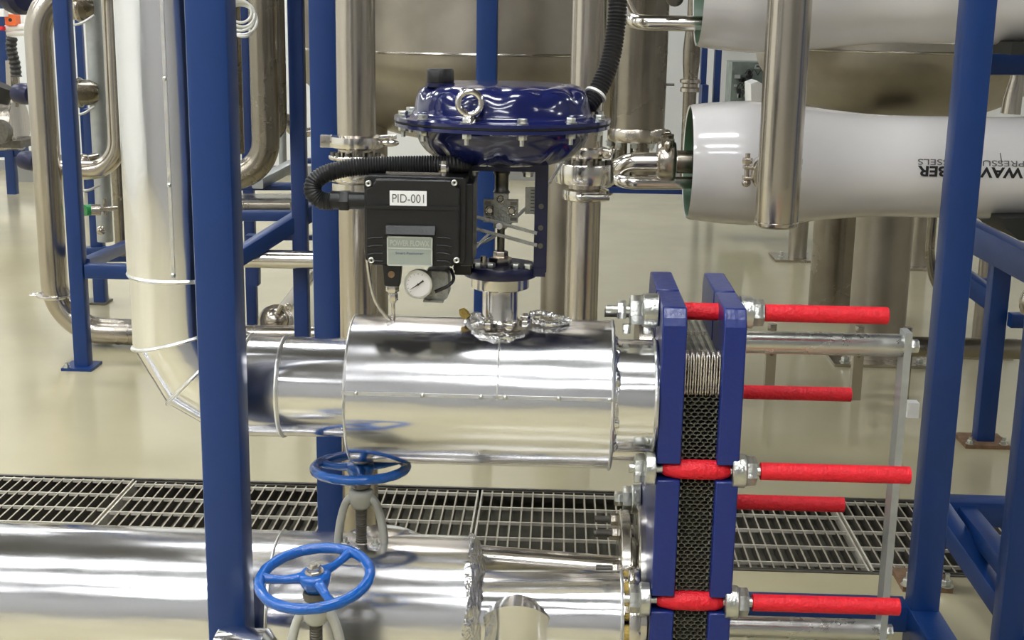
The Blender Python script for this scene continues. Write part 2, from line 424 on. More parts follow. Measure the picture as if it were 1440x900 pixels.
seam(elb, V((xv,PY,3.0))+sn*(r_u+.004), V((xv,PY,zr+.006))+sn*(r_u+.004), sn)
for yy in (110, 259, 385): p = at(238, yy, PY-.09); rivet(elb, V((xv, PY, p.z))+sn*(r_u+.006), sn)
# --- fat cladded body of the control valve
xb0 = at(497, 550, PY).x; xb1 = at(861, 550, PY).x
vb = thing('insulated_pipe', 'fat silver cladded valve body with riveted lap seam, under the blue actuator', 'pipe', (0,PY,ax_u))
part(vb, 'cladding_sheet', 'cladding', lambda b: b.lathe([(.09,0),(r_b-.003,.0005),(r_b,.003)]+[(r_b,(xb1-xb0)*i/12) for i in range(1,12)]+[(r_b,xb1-xb0-.003),(r_b-.003,xb1-xb0-.0005),(.09,xb1-xb0)], (xb0,PY,ax_u), X3, 96))
ring(vb, (xb0+.004,PY,ax_u), X3, r_b-.001, .003, .0025); ring(vb, (xb1-.004,PY,ax_u), X3, r_b, .004, .004)
th = radians(12); sn2 = V((0,-cos(th),sin(th)))
for i, sx in enumerate((500, 594, 677, 711, 787, 859)):
    p = at(sx, 522, PY-r_b)
    rivet(vb, V((p.x,PY,ax_u))+sn2*(r_b+.0012), sn2, .005)
seam(vb, V((xb0,PY,ax_u))+sn2*(r_b+.0005), V((xb1,PY,ax_u))+sn2*(r_b+.0005), sn2)
xs = at(700,500,PY-r_b).x
part(vb, 'lap_seam', 'cladding_band', lambda b: b.tube([V((xs,PY,ax_u))+V((0,-cos(a),sin(a)))*(r_b+.0003) for a in [radians(10+i*4) for i in range(14)]], .0016, 6))
# --- short cladded spool between valve body and heat exchanger
xc1 = at(924, 550, PY).x
sp = thing('insulated_pipe', 'short silver cladded spool between the fat valve body and the heat exchanger', 'pipe', (xb1,PY,ax_u))
r_s = .107
part(sp, 'cladding_sheet', 'cladding', lambda b: b.lathe([(.06,0)]+[(r_s,.0001+(xc1-xb1-.004)*i/6) for i in range(7)]+[(.06,xc1-xb1-.003)], (xb1,PY,ax_u), X3, 80))
ring(sp, (xc1-.008,PY,ax_u), X3, r_s, .005, .004)
part(sp, 'foil_wrap', 'foil', lambda b: b.lathe([(r_s-.01,0),(r_s+.006,.001),(r_s+.004,.006),(r_s-.002,.010)], (xb1,PY,ax_u), X3, 60, mod=lambda i,r,h,a: (r+.003*sin(13*a)*(i in (1,2)), h+.003*sin(9*a+i))))
rivet(sp, V((xc1-.02,PY,ax_u))+V((0,-.80,-.6)).normalized()*r_s, (0,-.8,-.6))
# --- lower main
z_l = .335; r_l = .145
xl1 = at(655, 850, PY-r_l).x
lm = thing('insulated_pipe', 'large silver cladded main low in front, running off the left edge', 'pipe', (-.9,PY,z_l))
part(lm, 'cladding_sheet', 'cladding', lambda b: b.lathe([(.08,0)]+[(r_l,.0001+(xl1+1.9)*i/16) for i in range(17)]+[(.08,xl1+1.9)], (-1.9,PY,z_l), X3, 96))
ring(lm, (at(372,860,PY-r_l).x,PY,z_l), X3, r_l-.001, .004, .003)
part(lm, 'foil_wrap', 'foil', lambda b: b.lathe([(r_l-.02,.0),(r_l+.003,.002),(r_l+.002,.01),(r_l-.012,.018),(r_l-.04,.026),(.085,.03)], (xl1-.006,PY,z_l), X3, 72, mod=lambda i,r,h,a: (r+.0035*sin(11*a+i*1.3)*(i > 0), h+.004*sin(7*a+i*2))))
# cone of cladding up to the rear handwheel's valve
xw = at(506,740,2.43).x
part(lm, 'bonnet_cladding', 'cladding', lambda b: b.lathe([(.13,-.04),(.10,-.016),(.075,-.001),(.055,.008),(.02,.012)], (xw+.035,PY+.03,z_l+r_l-.012), Z3, 48))
# --- small horizontal spool at lower right + branch
xs0 = at(664, 840, PY-.09).x; xs1 = at(879, 850, PY-.09).x; r_q = .088; z_q = .328
ls = thing('insulated_pipe', 'short silver cladded spool low down with a branch dropping from it', 'pipe', (xs0,PY,z_q))
part(ls, 'cladding_sheet', 'cladding', lambda b: b.lathe([(.04,0)]+[(r_q+.008*(i/8)-.004,.0001+(xs1-xs0)*i/8) for i in range(9)]+[(.04,xs1-xs0)], (xs0,PY,z_q), X3, 80))
ring(ls, (xs1-.004,PY,z_q), X3, r_q+.003, .004, .003)
xb = at(727, 880, PY-.07).x; r_v = .075; yv = PY-.055
zt = at(727, 852, yv-.052).z
def branch(b):
    n = 48; rows = 14; vs = []
    for i in range(rows+1):
        for j in range(n+1):
            a = pi*j/n; x = -cos(a)*r_v; y = -sin(a)*.052
            ztop = zt-r_v+sqrt(max(0, r_v*r_v-x*x)); z0 = .02
            vs.append((xb+x, yv+y, z0+(ztop-z0)*i/rows))
    b.add(vs, [(i*(n+1)+j, i*(n+1)+j+1, (i+1)*(n+1)+j+1, (i+1)*(n+1)+j) for i in range(rows) for j in range(n)])
    b.add([(xb-r_v, yv, .02), (xb+r_v, yv, .02), (xb+r_v, yv, zt-r_v), (xb-r_v, yv, zt-r_v)], [(3,2,1,0)])
    top = [(xb-cos(pi*j/n)*r_v, yv-sin(pi*j/n)*.052, zt-r_v+r_v*sin(pi*j/n)) for j in range(n+1)]
    back = [(xb-cos(pi*j/n)*r_v, yv, zt-r_v+r_v*sin(pi*j/n)) for j in range(n+1)]
    b.add(top+back, [(j, j+1, n+2+j, n+1+j) for j in range(n)])
part(ls, 'branch_cladding', 'cladding', branch)
for q in range(9):
    a = -pi*.75+q*pi*1.5/8
    part(ls, 'insulation_foam', 'foam_yellow', lambda b: b.ball((xs1+.006, PY+sin(a-pi/2)*-.0-.075*cos(a), z_q+.075*sin(a)), .016, 10, (.8,1,1.2)))
# --- stub at the bottom edge, under the near column
st = single('insulated_pipe', 'cladding', 'small white-edged silver cladded stub at the bottom edge beside the front handwheel', 'pipe',
    lambda b: b.lathe([(.03,0),(.072,.001),(.075,.006),(.075,at(372,890,2.04).x-at(292,890,2.04).x-.012),(.06,at(372,890,2.04).x-at(292,890,2.04).x)], (at(292,890,2.04).x,2.09,at(330,888,2.09).z-.075), X3, 48))

# ================================================================== HANDWHEEL GATE VALVES
def valve(label, hub, rim, tilt, spoke0, zbase, tubez):
    t = thing('gate_valve', label, 'valve', (hub.x, hub.y, zbase), 'handwheel gate valves')
    ax = V((sin(tilt[0]), -sin(tilt[1]), cos(tilt[1]))).normalized()
    u = (X3-ax*X3.dot(ax)).normalized(); v = ax.cross(u); R_ = rim
    def wheel(b):
        b.torus(hub, ax, R_, .0095, 72, 14, wob=.035)
        for k in range(3):
            a = spoke0+k*2*pi/3; d = u*cos(a)+v*sin(a); pts = [hub+d*(.02+(R_-.02)*i/8)-ax*.004*sin(pi*i/8) for i in range(9)]
            b.tube(pts, [.0105,.0095,.0085,.0078,.0075,.0075,.0080,.009,.010], 12)
        b.lathe([(.012,-.028),(.020,-.022),(.026,-.008),(.0275,.006),(.024,.010),(.010,.0105)], hub, ax, 32)
    part(t, 'handwheel', 'wheel_blue', wheel, angle=60)
    part(t, 'wheel_nut', 'stainless_bright', lambda b: (b.cyl(hub+ax*.0105, hub+ax*.0130, .0165, 24), b.hex(hub+ax*.013, hub+ax*.024, .0125, .3), b.cyl(hub+ax*.02, hub+ax*.029, .0068, 16)))
    zt_ = hub.z-.025
    part(t, 'yoke_sleeve', 'steel_dark', lambda b: b.lathe([(.014,0),(.020,.004),(.022,.012),(.020,.018)], (hub.x,hub.y,zt_-.018), Z3, 24))
    def yoke(b):
        zt2 = zt_-.02
        b.lathe([(.016,-.038),(.021,-.03),(.024,-.012),(.024,-.004),(.020,0)], (hub.x,hub.y,zt2), Z3, 28)
        for s in (-1, 1):
            pts = spline([(hub.x+s*.012,hub.y,zt2-.014),(hub.x+s*.024,hub.y,zt2-.022),(hub.x+s*.033,hub.y,zt2-.038),(hub.x+s*.042,hub.y,zt2-.075),(hub.x+s*.046,hub.y,zt2-.118),(hub.x+s*.040,hub.y,zt2-.138)], 5)
            for k in (-.0035, .0035): b.tube([p+V((0,k,0)) for p in pts], .0078, 10)
        b.box(hub.x-.05,hub.x+.05,hub.y-.03,hub.y+.03,zt2-.148,zt2-.136)
    part(t, 'yoke', 'yoke_cream', yoke, angle=60)
    def stem(b):
        P = [V((hub.x,hub.y,zt_-.05-i*.0012)) for i in range(70)]
        b.tube(P, [.0115 if i % 4 < 2 else .0100 for i in range(70)], 16)
    part(t, 'threaded_stem', 'steel_dark', stem)
    part(t, 'gland_nut', 'stainless', lambda b: (b.hex((hub.x,hub.y,zt_-.150), (hub.x,hub.y,zt_-.128), .021), b.lathe([(.030,0),(.028,.01),(.018,.016),(.014,.028)], (hub.x,hub.y,zt_-.156), Z3, 24)))
    for s in (-1, 1): part(t, 'gland_bolt', 'zinc', lambda b: (b.cyl((hub.x+s*.03,hub.y-.012,zt_-.156), (hub.x+s*.03,hub.y-.012,zt_-.118), .0045, 10), b.hex((hub.x+s*.03,hub.y-.012,zt_-.135), (hub.x+s*.03,hub.y-.012,zt_-.127), .009)))
    part(t, 'bonnet', 'yoke_cream', lambda b: b.lathe([(.055,zbase-(zt_-.158)),(.055,-.014),(.050,-.006),(.034,0)], (hub.x,hub.y,zt_-.158), Z3, 32))
    return t
h1 = at(443, 812, 2.08)
valve('bright blue three-spoke handwheel on a gate valve, nearest the camera at the bottom', h1, .0935, (radians(-3), radians(9)), radians(59), .02, 0)
h2 = at(507, 657, 2.44)
valve('blue handwheel on a gate valve, half tucked under the fat silver valve body', h2, .0895, (radians(-1), radians(-3)), radians(160), z_l+.05, 0)

# ================================================================== PLATE HEAT EXCHANGER
FY, BY = 2.35, 2.735
XA0, XA1 = at(926,600,FY).x, at(960,600,FY).x
XB0, XB1 = at(1011,600,FY).x, at(1043,600,FY).x
XT = .974
hx = thing('plate_heat_exchanger', 'blue plate heat exchanger with red sleeved tie rods, right of the silver pipes', 'heat exchanger', ((XA0+XB1)/2, (FY+BY)/2, .0))
zA = at(1100, 664, FY+.02).z; zB = at(1100, 849, FY+.02).z
def plate_profile():
    q = [(FY+.03, .0), (FY+.002,.03)]
    for zc in (zB, zA):
        s = .016
        q += [(FY, zc-s), (FY+.045, zc-s), (FY+.045, zc+s), (FY, zc+s)]
    zs = at(960, 459, FY).z; ztop = at(946, 432, FY+.02).z
    q += [(FY, zs), (FY+.006, zs+.014), (FY+.022, ztop), (FY+.168, ztop), (FY+.168, ztop-.10), (FY+.182, ztop-.10), (FY+.182, ztop), (BY-.02, ztop), (BY, ztop-.03), (BY, .03), (BY-.03, 0)]
    return q
PR = plate_profile()
def mkplate(b, x0, x1):
    # front lobes, as a strip of convex pieces stacked in z
    b.prism([(x0, y, z) for y, z in PR], (x1-x0, 0, 0))
pl = part(hx, 'frame_plate', 'exchanger_blue', lambda b: mkplate(b, XA0, XA1), angle=20)
pl2 = part(hx, 'pressure_plate', 'exchanger_blue', lambda b: mkplate(b, XB0, XB1), angle=20)
for o in (pl, pl2):
    bm_ = o.modifiers.new('bevel', 'BEVEL'); bm_.width = .003; bm_.segments = 2; bm_.limit_method = 'ANGLE'; bm_.angle_limit = radians(30)
# plate pack: every heat plate a sheet with a zigzag front edge; neighbours mirrored so that the edges make hexagons
NP = 10; gx = (XB0-XA1)/NP; yf = FY+.022
ztop_pack = at(985, 449, BY-.03).z
def zig(b, x, sgn, z0, z1, amp, per, y0, y1, th=.0006):
    seq = [(0,-1),(.32,-1),(.5,1),(.82,1)]; z = z0; pts = []
    k = 0
    while z < z1:
        for f, s in seq:
            zz = z0+k*per+f*per
            if zz > z1: break
            pts.append((x+sgn*s*amp, zz))
        k += 1; z = z0+k*per
    n = len(pts); vs = []
    for px_, pz in pts:
        vs += [(px_-th,y0,pz),(px_+th,y0,pz),(px_+th,y1,pz),(px_-th,y1,pz)]
    fs = []
    for i in range(n-1):
        for j in range(4): fs.append((i*4+j, i*4+(j+1) % 4, (i+1)*4+(j+1) % 4, (i+1)*4+j))
    fs += [(0,1,2,3)[::-1], (4*n-4,4*n-3,4*n-2,4*n-1)]
    b.add(vs, fs)
for i in range(NP+1):
    x = XA1+gx*(i)*(1)-0
    x = min(max(x, XA1+.002), XB0-.002)
    part(hx, 'heat_plate', 'plate_edge', lambda b: zig(b, x, 1 if i % 2 else -1, .05, ztop_pack, gx*.47, .0145, yf, BY-.03), angle=20)
part(hx, 'gasket', 'dark_rubber', lambda b: b.box(XA1,XB0,yf+.018,BY-.035,.045,ztop_pack-.004))
# bright rolled edges of the plates at the hanger cut-out
z1b = at(985, 497, yf).z; z0b = at(985, 553, yf).z
for i in range(7):
    x = XA1+.0045+(XB0-XA1-.009)*i/6
    for dxx in (-.0021, .0021):
        part(hx, 'plate_hanger_edge', 'plate_bright', lambda b: b.tube(spline([(x+dxx,yf+.012,z0b-.004),(x+dxx,yf-.004,z0b),(x+dxx*1.2,yf-.008,z0b+.02),(x+dxx*1.2,yf-.008,z1b-.01),(x+dxx*.6,yf-.004,z1b-.001),(x+dxx*.4,yf+.01,z1b+.002)], 6), .0017, 8))
for i in range(9):
    x = XA1+.004+(XB0-XA1-.012)*i/8; p = atz(985, 468, ztop_pack)
    part(hx, 'plate_notch_edge', 'plate_bright', lambda b: b.box(x-.0014,x+.0014,p.y-.012,p.y,p.z-.006,p.z+.004))
# tie rods: two in the front slots, one through the shoulder, two on the far edge
def tie(label, py, Y, r, xend, front, xbulge=True):
    z = at(1120, py, Y).z; c = lambda x: V((x, Y, z)); xr = at(xend, py, Y).x
    tr = part(hx, 'tie_rod', 'zinc', lambda b: b.cyl(c(XA0-.05 if front else XA0-.02), c(xr-.01), r*.55, 16))
    part(tr, 'red_sleeve', 'red_foam', lambda b: b.tube([c(XB1+.042)]+[c(XB1+.043+(xr-XB1-.044)*i/10) for i in range(11)]+[c(xr)], [r*.9]+[r]*10+[r*1.0, r*.88], 24) if front else b.tube([c(XB1+.002), c(xr-.001), c(xr)], [r, r, r*.85], 24))
    if front:
        part(tr, 'red_sleeve', 'red_foam', lambda b: b.tube([c(XA0+.012),c(XA0+.018),c(XA0+.04),c((XA0+XB1)/2),c(XB1-.03),c(XB1-.02),c(XB1-.014)], [r*.6,r*.85,r*1.12,r*1.16,r*1.1,r*.9,r*.7], 24))
    R_ = r*1.95
    part(tr, 'washer', 'zinc', lambda b: b.lathe([(R_*.94,0),(R_,.002),(R_,.018),(R_*.94,.020)], c(XA0-.021), X3, 32))
    part(tr, 'nut', 'zinc', lambda b: b.hex(c(XA0-.040), c(XA0-.021), R_*.86, .2))
    part(tr, 'washer', 'zinc', lambda b: b.lathe([(R_*.94,0),(R_,.002),(R_,.024),(R_*.94,.026)], c(XB1 if not front else XB1-.012), X3, 32))
    part(tr, 'nut', 'zinc', lambda b: b.hex(c(XB1+(.026 if not front else .014)), c(XB1+(.045 if not front else .034)), R_*.86, .2))
    if not front or py < 500:
        part(tr, 'stud_nut', 'zinc', lambda b: b.hex(c(XA0-.058), c(XA0-.04), R_*.5, .1))
    return z
tie('', 664, FY+.020, .0165, 1280, True); tie('', 849, FY+.020, .0165, 1265, True)
# shoulder rod between the plates: sleeve also runs through the gap
zz = at(1120, 441, FY+.105).z; Ys = FY+.105; cS = lambda x: V((x, Ys, zz)); rS = .0165; xrS = at(1249, 441, Ys).x
tr = part(hx, 'tie_rod', 'zinc', lambda b: b.cyl(cS(XA0-.1), cS(xrS-.01), .008, 16))
part(tr, 'red_sleeve', 'red_foam', lambda b: b.tube([cS(XB1+.046),cS(xrS-.002),cS(xrS)], [rS,rS,rS*.9], 24)); part(tr, 'red_sleeve', 'red_foam', lambda b: b.cyl(cS(XA1), cS(XB0), rS, 24))
part(tr, 'washer', 'zinc', lambda b: b.lathe([(.030,0),(.032,.002),(.032,.028),(.03,.03)], cS(XA0-.031), X3, 32))
part(tr, 'nut', 'zinc', lambda b: b.hex(cS(XA0-.055), cS(XA0-.031), .028, .2)); part(tr, 'stud_nut', 'zinc', lambda b: b.hex(cS(XA0-.078), cS(XA0-.062), .018, .1))
part(tr, 'washer', 'zinc', lambda b: b.cyl(cS(XB1), cS(XB1+.022), .031, 28)); part(tr, 'nut', 'zinc', lambda b: b.hex(cS(XB1+.022), cS(XB1+.044), .026, .2))
tie('', 553, BY-.02, .0150, 1197, False); tie('', 708, BY-.02, .0165, 1187, False)
# guide bars and support column
GY = (FY+BY)/2
gz1 = at(1150, 483, GY).z; gz0 = at(1150, 884, GY).z; gx1 = at(1268, 484, GY).x
part(hx, 'guide_bar', 'bar_steel', lambda b: b.cyl((XB1,GY,gz1), (gx1,GY,gz1), .0225, 32))
part(hx, 'guide_bar', 'bar_steel', lambda b: b.cyl((XB1,GY,gz0), (gx1,GY,gz0), .0225, 32))
sc_ = part(hx, 'support_column', 'galvanised', lambda b: b.box(gx1, gx1+.014, GY-.022, GY+.022, .0, gz1+.030))
part(sc_, 'bar_bolt', 'zinc', lambda b: b.hex((gx1+.014,GY,gz1), (gx1+.032,GY,gz1), .014)); part(sc_, 'bar_bolt', 'zinc', lambda b: b.hex((gx1+.014,GY,gz0), (gx1+.030,GY,gz0), .014))
# feet of the frame plates
for x0, x1 in ((XA0, XA1), (XB0, XB1)): part(hx, 'foot', 'exchanger_blue', lambda b: b.box(x0-.03, x1+.03, FY+.03, FY+.10, 0, .012))
# port flanges low on the frame plate
RYp = 2.64; fz = at(900, 800, RYp).z
part(hx, 'port_ring', 'stainless_bright', lambda b: b.lathe([(.14,0),(.145,.003),(.145,.014)], (XA0-.014,RYp-.02,fz), X3, 64))
FLANGES = []
fl_ = thing('pipe_flange', 'round stainless flange with stud bolts left of the heat exchanger, far lower port', 'flange', (XA0-.05,RYp,fz-.125))
part(fl_, 'flange_disc', 'stainless_bright', lambda b: b.lathe([(.05,0),(.122,.001),(.126,.004),(.126,.020),(.122,.023),(.07,.0235),(.07,.028)], (XA0-.050,RYp,fz), X3, 64))
for k in range(8):
    a = radians(22+45*k); p = V((XA0-.05, RYp+cos(a)*.103, fz+sin(a)*.103))
    part(fl_, 'stud_bolt', 'steel_dark', lambda b: b.cyl(p+V((-.05,0,0)), p+V((.03,0,0)), .0075, 12)); part(fl_, 'nut', 'stainless', lambda b: b.hex(p+V((-.016,0,0)), p, .0135))
f2y = PY; f2z = z_q
fl2 = thing('pipe_flange', 'stainless flange low beside yellow insulation foam, near lower port', 'flange', (XA0-.04,f2y,f2z-.1))
part(fl2, 'flange_disc', 'stainless_bright', lambda b: b.lathe([(.05,0),(.098,.001),(.10,.004),(.10,.020),(.098,.023),(.06,.024),(.06,.038)], (XA0-.040,f2y,f2z), X3, 64))
for k in range(8):
    a = radians(10+45*k); p = V((XA0-.04, f2y+cos(a)*.08, f2z+sin(a)*.08)); part(fl2, 'nut', 'stainless', lambda b: (b.hex(p+V((-.014,0,0)), p, .013), b.cyl(p+V((-.022,0,0)), p, .007, 10)))
xp0 = at(640, 785, RYp).x
single('stainless_pipe', 'stainless_bright', 'polished horizontal stainless pipe behind the low cladded spool', 'pipe', lambda b: b.tube([(xp0-.1,RYp+.02,at(660,783,RYp).z),(XA0-.05,RYp,fz-.0)], .026, 32))
# upper ports
fz2 = ax_u
fl3 = thing('pipe_flange', 'dark stud-bolted flange just behind the top of the cladded spool', 'flange', (XA0-.03,2.64,ax_u-.1))
part(fl3, 'flange_disc', 'stainless', lambda b: b.cyl((XA0-.028,2.63,ax_u+.0), (XA0-.001,2.63,ax_u+.0), .12, 48))
part(fl3, 'stud_bolt', 'steel_dark', lambda b: b.cyl(at(850,440,2.6), V((XA0,at(850,440,2.6).y,at(850,440,2.6).z)), .0085, 12))
for q in ((876,462),(905,463)): p = at(q[0], q[1], 2.45); part(fl3, 'bolt_head', 'zinc', lambda b: b.hex(p, p+V((.014,0,0)), .010))
dp = at(880, 632, 2.53)
single('drain_stub', 'stainless_bright', 'slim polished drain pipe below the cladded spool, left of the frame plate', 'pipe', lambda b: b.cyl((xb1-.12,2.53,dp.z), (XA0,2.53,dp.z), .022, 24))

# ================================================================== CONTROL VALVE ACTUATOR
axx = at(703, 430, PY).x; RZm = at(705, 172, PY).z
act = thing('valve_actuator', 'navy blue diaphragm actuator with yoke on the fat silver valve body', 'valve actuator', (axx, PY, ax_u+r_b))
A = V((axx, PY, RZm))
def lob(i, r, h, a):
    if 3 <= i <= 8: k = (0,.1,.45,.9,1,.5)[i-3]; c = .5+.5*cos(12*a); r -= .0055*k*c**2; h -= .0035*k*c**2
    return r, h
part(act, 'upper_dome', 'navy', lambda b: b.lathe([(.10,.004),(.190,.004),(.1985,.0045),(.1985,.0105),(.190,.0115),(.168,.014),(.162,.022),(.1605,.035),(.158,.048),(.153,.058),(.143,.066),(.130,.070),(.09,.0715),(.0001,.072)], A, Z3, 144, mod=lambda i,r,h,a: lob(i-3,r,h,a)), angle=60)
part(act, 'lower_dome', 'navy', lambda b: b.lathe([(.0001,-.074),(.08,-.074),(.108,-.070),(.128,-.062),(.142,-.051),(.152,-.038),(.158,-.024),(.161,-.012),(.168,-.008),(.190,-.007),(.1975,-.006),(.1975,0),(.19,.001),(.1,.001)], A, Z3, 144, mod=lambda i,r,h,a: (r-(.006*max(0,cos(8*a))**2 if 2 <= i <= 5 else 0), h+(.004*max(0,cos(8*a))**2 if 2 <= i <= 4 else 0))), angle=60)
part(act, 'diaphragm_edge', 'dark_rubber', lambda b: b.lathe([(.10,.0008),(.196,.0008),(.196,.0042),(.10,.0042)], A, Z3, 96))
for k in range(12):
    a = radians(-90+(-77+30*k)); d = V((cos(a), sin(a), 0)); p = A+d*.183
    fb = part(act, 'flange_bolt', 'zinc', lambda b: (b.cyl(p+Z3*.0118, p+Z3*.0135, .011, 14), b.hex(p+Z3*.0135, p+Z3*.021, .0088, .4*k)))
    part(act, 'flange_nut', 'zinc', lambda b: (b.hex(p-Z3*.0155, p-Z3*.0065, .0088, .3*k), b.cyl(p-Z3*.026, p-Z3*.006, .0042, 10)))
# lifting eye (stands on the rim) and vent cap
a = radians(-90-16); pe = A+V((cos(a),sin(a),0))*.178+Z3*.045
part(act, 'lifting_eye', 'stainless_bright', lambda b: (b.torus(pe, (.12,-1,.05), .0195, .0058, 40, 12), b.lathe([(.013,0),(.012,.006),(.007,.012)], pe-Z3*.0335, Z3, 20)))
pc = at(619, 117, PY-.05)
part(act, 'vent_cap', 'black_plastic', lambda b: b.lathe([(.020,-.008),(.0215,-.004),(.0242,.0),(.0245,.004),(.0242,.021),(.022,.0245),(.0001,.0255)], V((pc.x, PY-.05, A.z+.073)), Z3, 48, mod=lambda i,r,h,a: (r*(1+.02*cos(20*a)) if 2 <= i <= 4 else r, h)))
part(act, 'top_plug', 'navy_flat', lambda b: b.lathe([(.026,0),(.026,.006),(.02,.008)], V((pc.x, PY-.05, A.z+.066)), Z3, 32))
# yoke
yz1 = A.z-.074; yz0 = at(712, 378, PY).z; xr_ = at(761, 300, PY).x-axx
def yoke(b):
    b.box(axx-xr_-.012,axx+xr_+.012,PY-.055,PY+.055,yz1-.010,yz1+.006)
    for s in (-1, 1):
        pr = [(s*(xr_-.012)), (s*(xr_+.012))]; x0, x1 = min(pr), max(pr)
        b.prism([(axx+x0,PY-.028,yz1-.008),(axx+x1,PY-.028,yz1-.008),(axx+x1,PY-.028,yz0+.012),(axx+x1-s*.0,PY-.028,yz0),(axx+x0,PY-.028,yz0)] if s > 0 else [(axx+x0,PY-.028,yz1-.008),(axx+x1,PY-.028,yz1-.008),(axx+x1,PY-.028,yz0),(axx+x0,PY-.028,yz0)], (0,.056,0))
    b.lathe([(.068,-.012),(.070,-.009),(.070,.006),(.068,.009),(.03,.009)], (axx,PY,yz0), Z3, 48)
    b.box(axx-xr_-.008,axx+xr_+.010,PY-.03,PY+.03,yz0-.008,yz0+.008)
part(act, 'yoke_frame', 'navy_flat', yoke)
for z in (A.z-.15, A.z-.19, yz0+.05): part(act, 'yoke_screw', 'steel_dark', lambda b: b.cyl((axx+xr_,PY-.029,z), (axx+xr_,PY-.027,z), .005, 12))
for dx in (-.05, .05): bolt(act, 'yoke_bolt', (axx+dx, PY-.045, yz1-.010), -Z3, .009, .008)
zc = at(704, 292, PY).z
part(act, 'stem_spring_nut', 'steel_dark', lambda b: b.lathe([(.014,0),(.016,.004),(.013,.008),(.013,.034),(.016,.040),(.013,.05)], (axx,PY,zc+.026), Z3, 20))
part(act, 'valve_stem', 'steel_dark', lambda b: b.tube([(axx,PY,yz0-.01),(axx,PY,zc+.05)], .0072, 20))
part(act, 'stem_nut', 'stainless', lambda b: (b.hex((axx,PY,yz0+.022), (axx,PY,yz0+.034), .014), b.hex((axx,PY,yz0+.009), (axx,PY,yz0+.022), .022, .3)))
cl = part(act, 'stem_clamp', 'cast_grey', lambda b: (b.box(axx-.032,axx+.032,PY-.026,PY-.012,zc-.024,zc+.018), b.box(axx-.013,axx+.013,PY-.030,PY+.012,zc-.034,zc+.030)))
for s in (-1, 1):
    part(cl, 'clamp_screw', 'stainless', lambda b: (b.torus((axx+s*.020,PY-.027,zc-.002), Y3, .0078, .0016, 20, 6), b.cyl((axx+s*.020,PY-.029,zc-.002), (axx+s*.020,PY-.024,zc-.002), .0045, 12)))
    for dz in (-.017, .012): part(cl, 'clamp_pocket', 'steel_dark', lambda b: b.box(axx+s*.024-.006, axx+s*.024+.006, PY-.0268, PY-.0255, zc+dz-.003, zc+dz+.003))
part(cl, 'clamp_eye', 'stainless', lambda b: b.torus((axx,PY-.031,zc+.020), Y3, .0055, .0018, 20, 6))
for z0_, dz in ((300, 5), (317, 4)):
    p0 = at(652, z0_, PY-.045); p1 = at(755, z0_+28, PY-.045)
    part(act, 'feedback_lever', 'cast_grey', lambda b: b.member(p0, p1, .003, .0065, r=.001))
part(act, 'lever_pin', 'stainless_bright', lambda b: b.cyl(at(702,318,PY-.052), at(702,318,PY-.03), .006, 16))
part(act, 'packing_bolt', 'stainless', lambda b: b.cyl(at(680,372,PY-.03), at(680,360,PY-.03), .006, 12))
for qx in (672, 690, 725, 742): p = at(qx, 372, PY-.035); part(act, 'packing_bolt', 'zinc', lambda b: b.hex((p.x,p.y,yz0+.008), (p.x,p.y,yz0+.017), .009))
pi_ = at(747, 281, PY-.02)
sp_ = part(act, 'travel_scale', 'cast_grey', lambda b: b.box(pi_.x-.011,pi_.x+.009,PY-.024,PY-.020,pi_.z-.026,pi_.z+.024))
for k in range(7): part(sp_, 'scale_mark', 'ink', lambda b: b.box(pi_.x-.001,pi_.x+.006,PY-.0246,PY-.0241,pi_.z-.020+k*.0063,pi_.z-.0185+k*.0063))
# valve neck below the yoke
neck = thing('valve_bonnet', 'polished stainless valve neck with flanges standing in the top of the cladding', 'valve bonnet', (axx,PY,ax_u+.1))
zf = yz0-.012; zn = at(703, 462, PY-.03).z
part(neck, 'top_flange', 'stainless_bright', lambda b: b.lathe([(.03,-.024),(.052,-.024),(.0545,-.022),(.0545,-.002),(.052,0)], (axx,PY,zf), Z3, 48))
part(neck, 'neck_tube', 'stainless_bright', lambda b: b.lathe([(.046,0),(.038,.008),(.0335,.016),(.0335,zf-.02-zn)], (axx,PY,zn), Z3, 48))
part(neck, 'base_flange', 'stainless_bright', lambda b: b.lathe([(.05,-.06),(.066,-.05),(.066,-.002),(.064,0),(.02,.001)], (axx,PY,zn+.002), Z3, 48))
for k in range(8):
    a = radians(22.5+45*k); p = V((axx+cos(a)*.052, PY+sin(a)*.052, zn+.002)); bolt(neck, 'hex_nut', p, Z3, .010, .011, .006, m='stainless_bright', washer=False)
part(neck, 'cladding_collar', 'foil', lambda b: b.torus((axx,PY,zn-.008), Z3, .075, .006, 60, 8, wob=.3))
part(neck, 'foil_scrap', 'foil', lambda b: b.tube([p for p in spline([at(745,442,PY-.02),at(762,440,PY-.03),at(785,447,PY-.03),at(800,452,PY-.02),at(775,456,PY-.04),at(750,450,PY-.03)], 8)], [.004+.003*abs(sin(i*1.7)) for i in range(41)], 7))
part(neck, 'foil_scrap', 'foil', lambda b: b.tube([p for p in spline([at(655,456,PY-.02),at(662,446,PY-.03),at(674,444,PY-.04),at(678,452,PY-.05),at(664,458,PY-.05)], 8)], [.0045+.003*abs(sin(i*1.7)) for i in range(33)], 7))
part(neck, 'foam_scrap', 'foam_yellow', lambda b: b.tube([at(657,446,PY-.03), at(652,440,PY-.03), at(649,434,PY-.03)], [.008,.009,.005], 8))

